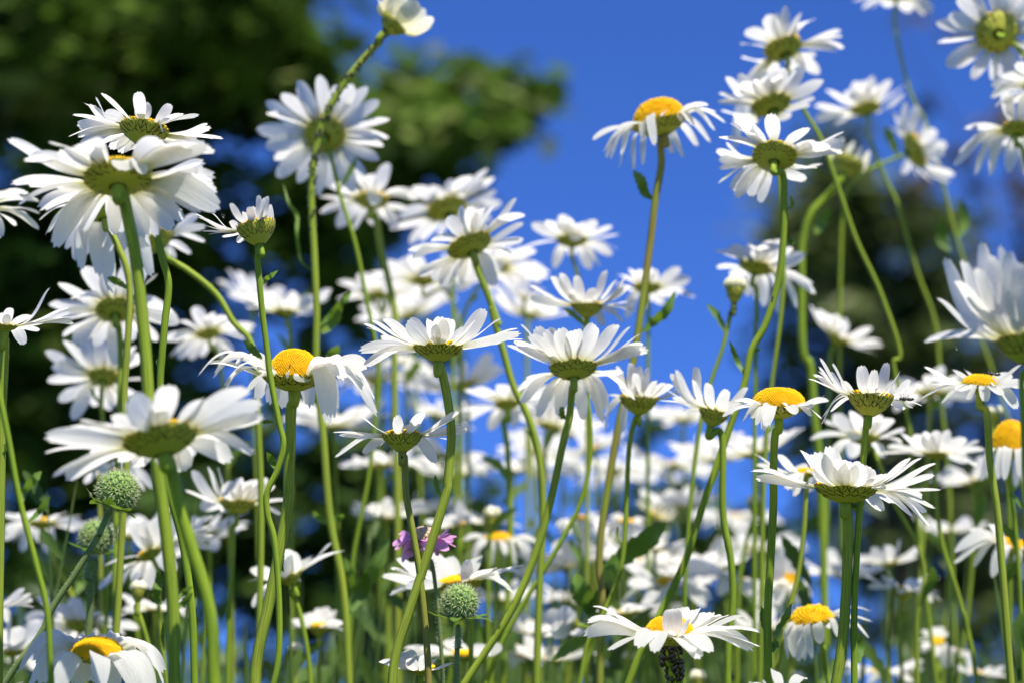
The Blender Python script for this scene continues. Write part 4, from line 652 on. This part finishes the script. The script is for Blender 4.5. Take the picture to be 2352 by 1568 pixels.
# ------------------------------------------------------------------ scabious: seed heads and one flower
def scab_stem(root, C, down, pts, d, wpx):
    P = stem_path(C + down * .0055, down, pts, d); path = spline(P, 9); rr = wpx / 2 * d / F
    v, f = tube(path, lambda u: rr * (1 + .2 * u), 10); s = mk('stem', v, f, M['stem_grey'], root)
    vs, fs = [], []; rg = random.Random(5); L = len(path)
    for i in range(420):
        u = rg.random() ** 1.3 * (L - 3) * .8; k = int(u); p = path[k] + (path[k + 1] - path[k]) * (u - k); a = rg.uniform(0, 6.283)
        dv = (RIGHT * math.cos(a) + Vector((0, 1, 0)) * math.sin(a)).normalized(); q = p + dv * rr * .95; tip = q + dv * rg.uniform(.0006, .0016) + UP * rg.uniform(-.0006, .0004); b = len(vs); sd = UP * .00006
        vs += [q - sd, q + sd, tip]; fs.append((b, b + 1, b + 2))
    o = mk('stem_hairs', vs, fs, M['hair'], None, smooth=False, origin=Vector(root['_o'])); o.parent = s
    return s
def seed_head(c, cx, cy, rad, phi, s, d, label, st, wpx=13, pink=False):
    vx, vy = cv(c, cx, cy); C = w(vx, vy, d); r = rad * KC * d / F; ph = R(phi); co = math.sqrt(1 - s * s)
    axis = (RIGHT * math.sin(ph) * co + UP * math.cos(ph) * co + FWD * s).normalized(); pts = parse(st, c)
    if pts[-1][1] < 1560: pts.append((pts[-1][0], 1640, ''))
    P = stem_path(C, -axis, pts, d); base = P[-1].copy(); base.z = 0
    root = thing('scabious_seed_head', base, label, 'seed head', 'spiky green scabious seed heads'); rg = random.Random(int(cx))
    scab_stem(root, C - axis * r * .5, -axis, pts, d, wpx); bs = frame(axis)
    vs, fs, bv, bf = [], [], [], []; N = 95
    for i in range(N):
        z = 1 - 2 * (i + .5) / N
        if z < -.93: continue
        q = math.sqrt(1 - z * z); a = i * 2.399963; n = bs @ Vector((q * math.cos(a), q * math.sin(a), z * 1.05)); n.normalize(); p = C + n * r * .80
        x = n.orthogonal().normalized(); y = n.cross(x); cr = r * .165; b = len(vs)      # a plump seed cup with a sunken middle
        for rr_, hh in ((1.15, -.10), (1.0, .10), (.62, .16), (.25, .06)):
            for k in range(6): an = k * math.pi / 3; vs.append(p + (x * math.cos(an) + y * math.sin(an)) * cr * rr_ + n * r * hh)
        for m in range(3):
            for k in range(6): fs.append((b + m * 6 + k, b + m * 6 + (k + 1) % 6, b + m * 6 + 6 + (k + 1) % 6, b + m * 6 + 6 + k))
        fs.append(tuple(b + 18 + k for k in range(6)))
        for k in range(8):
            an = k * 2 * math.pi / 8 + rg.uniform(-.3, .3); dv = (x * math.cos(an) + y * math.sin(an)); o_ = p + dv * cr * .8 + n * r * .10; tip = o_ + (n * .8 + dv * .75).normalized() * r * rg.uniform(.20, .38); sdv = n.cross(dv) * r * .024; e_ = len(bv)
            bv += [o_ - sdv, o_ + sdv, o_ + n * r * .02, tip]; bf += [(e_, e_ + 1, e_ + 3), (e_ + 1, e_ + 2, e_ + 3), (e_ + 2, e_, e_ + 3)]
    S, T = 16, 10; b = len(vs)
    for i in range(T + 1):
        th = math.pi * i / T
        for k in range(S): a = 2 * math.pi * k / S; vs.append(C + (bs @ Vector((math.sin(th) * math.cos(a), math.sin(th) * math.sin(a), math.cos(th)))) * r * .80)
    for i in range(T):
        for k in range(S): fs.append((b + i * S + k, b + (i + 1) * S + k, b + (i + 1) * S + (k + 1) % S, b + i * S + (k + 1) % S))
    ball = mk('seed_ball', vs, fs, M['seed'], root)
    o = mk('bristles', bv, bf, M['bristle'], None, smooth=False, origin=Vector(root['_o'])); o.parent = ball
    for i in range(10):
        a = 2 * math.pi * i / 10 + rg.uniform(-.2, .2); dv = bs @ Vector((math.cos(a), math.sin(a), 0)); p0 = C - axis * r * .72 + dv * r * .1; Lb = r * rg.uniform(1.0, 1.9)
        p1 = p0 + dv * Lb * .55 - axis * r * .08; p2 = p0 + dv * Lb + axis * r * rg.uniform(-.35, .35)
        v, f, uv = leaf_mesh([p0, p1, p2], r * .30, axis, teeth=1, tooth=0); mk('bract', v, f, M['leaf'], root, uv)
    if pink:
        for qx, qy in ((-235, 55), (-25, -165)):
            p = C + (RIGHT * qx - UP * qy) * KC * d / F; v, f, uv = leaf_mesh([p, p + (RIGHT * .3 + UP) * r * .12, p + (RIGHT * -.1 + UP * 1.0) * r * .26], r * .07, -FWD, teeth=2); mk('dry_floret', v, f, M['pinkbud'], root, uv)
    return root
seed_head('C', 1005, 560, 180, 22, .12, .80, 'upper spiky green seed head on a hairy slanting stem, with a dry pink speck', 'C 930,740 830,960 640,1270 450,1560 O 350,1140 150,1400 20,1600', 13.5, True)
seed_head('C', 825, 955, 150, 12, .14, .88, 'lower spiky green seed head, slightly blurred, crossed by the hairy slanting stem', 'C 815,1160 780,1400 O 760,1100 720,1567', 15)
seed_head('G', 1795, 1085, 160, 2, .05, .80, 'round spiky green seed head standing alone on a thin upright stem', 'G 1780,1290 1770,1567', 11)

def scabious(c, cx, cy, rad, d, label, st):
    vx, vy = cv(c, cx, cy); C = w(vx, vy, d); r = rad * KC * d / F; axis = (UP * .98 + FWD * .1 + RIGHT * .05).normalized(); pts = parse(st, c); pts.append((pts[-1][0] + 6, 1640, ''))
    P = stem_path(C, -axis, pts, d); base = P[-1].copy(); base.z = 0; root = thing('scabious_flower', base, label, 'scabious'); rg = random.Random(9); bs = frame(axis)
    scab_stem(root, C - axis * r * .3, -axis, pts, d, 8.5)
    vs, fs = [], []
    for i in range(60):
        z = 1 - 1.15 * (i + .5) / 60; q = math.sqrt(max(0, 1 - z * z)); a = i * 2.399963; n = bs @ Vector((q * math.cos(a), q * math.sin(a), z * .8)); p = C + n * r * .62; n.normalize(); x = n.orthogonal().normalized(); y = n.cross(x); b = len(vs)
        for rr_, hh in ((.13, 0), (.16, .16), (.10, .26)):
            for k in range(6): an = k * math.pi / 3; vs.append(p + (x * math.cos(an) + y * math.sin(an)) * r * rr_ + n * r * hh)
        for m in range(2):
            for k in range(6): fs.append((b + m * 6 + k, b + m * 6 + (k + 1) % 6, b + m * 6 + 6 + (k + 1) % 6, b + m * 6 + 6 + k))
        fs.append(tuple(b + 12 + k for k in range(6)))
    mk('floret_buds', vs, fs, M['pinkbud'], root)
    tips = '1215,600 1265,500 1300,520 1285,480 1300,750 1350,640 1460,650 1520,640 1770,520 1690,485 1750,605 1720,560 1640,600 1600,660 1480,560 1240,560 1330,720 1250,640 1290,560 1700,520 1740,570 1680,650 1420,640 1560,640 1380,700 1600,690'
    for q in parse(tips, c):
        T = w(q[0], q[1], d + rg.uniform(-.010, .008)); rv = T - C; rad_ = rv - axis * rv.dot(axis); rad_.normalize(); B = C + rad_ * r * .55 - axis * r * .1
        v, f, uv = petal_mesh(B, T, rad_, axis, .12, (T - B).length * .20 + .0006, rg.gauss(0, .4), 9, 6, tipw=.8, rg=rg); mk('floret', v, f, M['purple'], root, uv)
    for i in range(9):
        a = 2 * math.pi * i / 9; dv = bs @ Vector((math.cos(a), math.sin(a), 0)); p0 = C - axis * r * .35 + dv * r * .2
        v, f, uv = leaf_mesh([p0, p0 + dv * r * .6 - axis * r * .25, p0 + dv * r * 1.1 - axis * r * rg.uniform(.2, .6)], r * .13, axis, teeth=1, tooth=0); mk('bract', v, f, M['leaf'], root, uv)
scabious('G', 1490, 545, 150, .84, 'pink purple scabious flower, the only coloured bloom among the daisies', 'G 1540,720 1600,1080 1640,1567')

# ------------------------------------------------------------------ insects
def insect(c, cx, cy, size, ang, d, label, name='fly', cat='fly', wing=True, wang=1.0):
    """body axis points to ANG degrees in the picture; size is the body length in survey units"""
    vx, vy = cv(c, cx, cy); C = w(vx, vy, d); L = size * KC * d / F; a = R(ang); X = (RIGHT * math.cos(a) + UP * math.sin(a)); Z = (UP * math.cos(a) - RIGHT * math.sin(a)); Y = Z.cross(X)
    root = thing(name, C, label, cat); prof = [(-.50, .01), (-.46, .06), (-.35, .115), (-.18, .13), (-.03, .10), (.03, .06), (.08, .11), (.18, .15), (.28, .13), (.33, .06), (.37, .10), (.44, .115), (.49, .07), (.505, .01)]
    vs, fs, S = [], [], 10
    for t, r in prof:
        for k in range(S): q = 2 * math.pi * k / S; vs.append(C + (X * t + Y * math.cos(q) * r + Z * (math.sin(q) * r - .10 * abs(t) * (t < 0))) * L)
    for i in range(len(prof) - 1):
        for k in range(S): fs.append((i * S + k, i * S + (k + 1) % S, (i + 1) * S + (k + 1) % S, (i + 1) * S + k))
    mk('body', vs, fs, M['bug'], root)
    for sgn in (-1, 1):
        if wing:
            p0 = C + (X * .2 + Z * .12 + Y * .05 * sgn) * L; v, f, uv = leaf_mesh([p0, p0 + (-X * .25 + Z * .25 * wang + Y * .22 * sgn) * L, p0 + (-X * .6 + Z * .42 * wang + Y * .35 * sgn) * L], L * .11, Z + Y * sgn * .6, teeth=1, tooth=0, fold=.02); mk('wing', v, f, M['wing'], root, uv)
        for j, x in enumerate((.10, .18, .27)):
            p0 = C + (X * x - Z * .10 + Y * .08 * sgn) * L; kx = (j - 1) * .18
            v, f = tube([p0, p0 + (X * kx * .6 - Z * .02 + Y * .16 * sgn) * L, p0 + (X * kx - Z * .24 + Y * .24 * sgn) * L], L * .014, 5); mk('leg', v, f, M['dark'], root)
        p0 = C + (X * .49 + Z * .05 + Y * .03 * sgn) * L; v, f = tube([p0, p0 + (X * .12 + Z * .08 + Y * .05 * sgn) * L, p0 + (X * .22 + Z * .04 + Y * .08 * sgn) * L], L * .009, 5); mk('antenna', v, f, M['dark'], root)
    return root
insect('M', 2095, 418, 118, 172, .84, 'small black bee standing on the yellow centre of the open daisy', 'bee', 'bee')
insect('M', 1350, 632, 130, 176, .785, 'small dark bee hovering beside the petals of the daisy with the deep olive cup', 'bee', 'bee')
insect('M', 1775, 192, 34, 160, .80, 'tiny black fly in the air below the long petalled near daisy')
insect('A', 1908, 1200, 42, 165, .765, 'tiny dark fly sitting on a petal of the small half open daisy')
insect('F', 337, 566, 38, 70, .785, 'tiny black gnat on a folded petal below the tall yellow dome', 'gnat', 'gnat')
insect('M', 652, 600, 44, 100, .81, 'tiny grey gnat hovering between the flat topped dome and the deep cupped daisy', 'gnat', 'gnat')
insect('L', 198, 1066, 60, 80, .865, 'small dark beetle clinging to a leaning stem above the dark bud', 'beetle', 'beetle', wing=False)

# ------------------------------------------------------------------ leaves and grass low in the meadow, too many to count
rg = random.Random(21); vs, fs, uv = [], [], []
def addv(t):
    b = len(vs); vs.extend(t[0]); fs.extend(tuple(x + b for x in f) for f in t[1]); uv.extend(t[2])
for i in range(360):
    d = rg.uniform(.95, 2.6); x = rg.uniform(-250, 2600); y = 1568 - 40 - abs(rg.gauss(0, 1)) * 170 * (1.0 if d < 1.6 else .8)
    if (x > 1650 and i % 3) or (x < 1000 and i % 2): continue
    if y < 1300: y += 120
    top = w(x, y, d); base = Vector((top.x + rg.uniform(-.06, .06), top.y + rg.uniform(-.05, .05), 0)); mid = base.lerp(top, .55) + Vector((rg.uniform(-.02, .02), 0, 0)); fc = Vector((rg.uniform(-.5, .5), -1, 0))
    addv(leaf_mesh([base, mid, top], rg.uniform(.0018, .005), fc, teeth=1, tooth=0))
    for k in range(rg.randint(1, 4)):
        u = rg.uniform(.5, .97); p = base.lerp(mid, u / .55) if u < .55 else mid.lerp(top, (u - .55) / .45); dv = Vector((rg.choice((-1, 1)) * rg.uniform(.3, 1), rg.uniform(-.6, .6), rg.uniform(.4, 1.3))).normalized(); l = rg.uniform(.018, .055)
        addv(leaf_mesh([p, p + dv * l * .5, p + dv * l + Vector((0, 0, -.004))], rg.uniform(.003, .008), Vector((rg.uniform(-.7, .7), -1, .3)), teeth=4, nu=8))
for i in range(110):
    d = rg.uniform(.9, 1.7); x = rg.uniform(-60, 2420); y = rg.uniform(1050, 1500); top = w(x, y, d); base = Vector((top.x + rg.uniform(-.05, .05), top.y + rg.uniform(-.03, .03), 0)); mid = base.lerp(top, .6) + Vector((rg.uniform(-.008, .008), 0, 0))
    r0 = rg.uniform(.0008, .0014); v, f = tube(spline([base, mid, top], 8), lambda u: r0 * (1.02 - u ** 5), 6); addv((v, f, [(.5, .5)] * len(v)))
    for k in range(rg.randint(0, 3)):
        p = mid.lerp(top, rg.uniform(.1, .98)); dv = Vector((rg.choice((-1, 1)) * rg.uniform(.3, 1), rg.uniform(-.6, .6), rg.uniform(.5, 1.5))).normalized(); l = rg.uniform(.008, .022); addv(leaf_mesh([p, p + dv * l * .5, p + dv * l], l * .13, Vector((rg.uniform(-.7, .7), -1, .3)), teeth=4, nu=12))
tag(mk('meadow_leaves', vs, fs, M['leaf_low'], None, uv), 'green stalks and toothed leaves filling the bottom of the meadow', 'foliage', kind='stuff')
for o in bpy.data.objects:
    if '_o' in o: del o['_o']
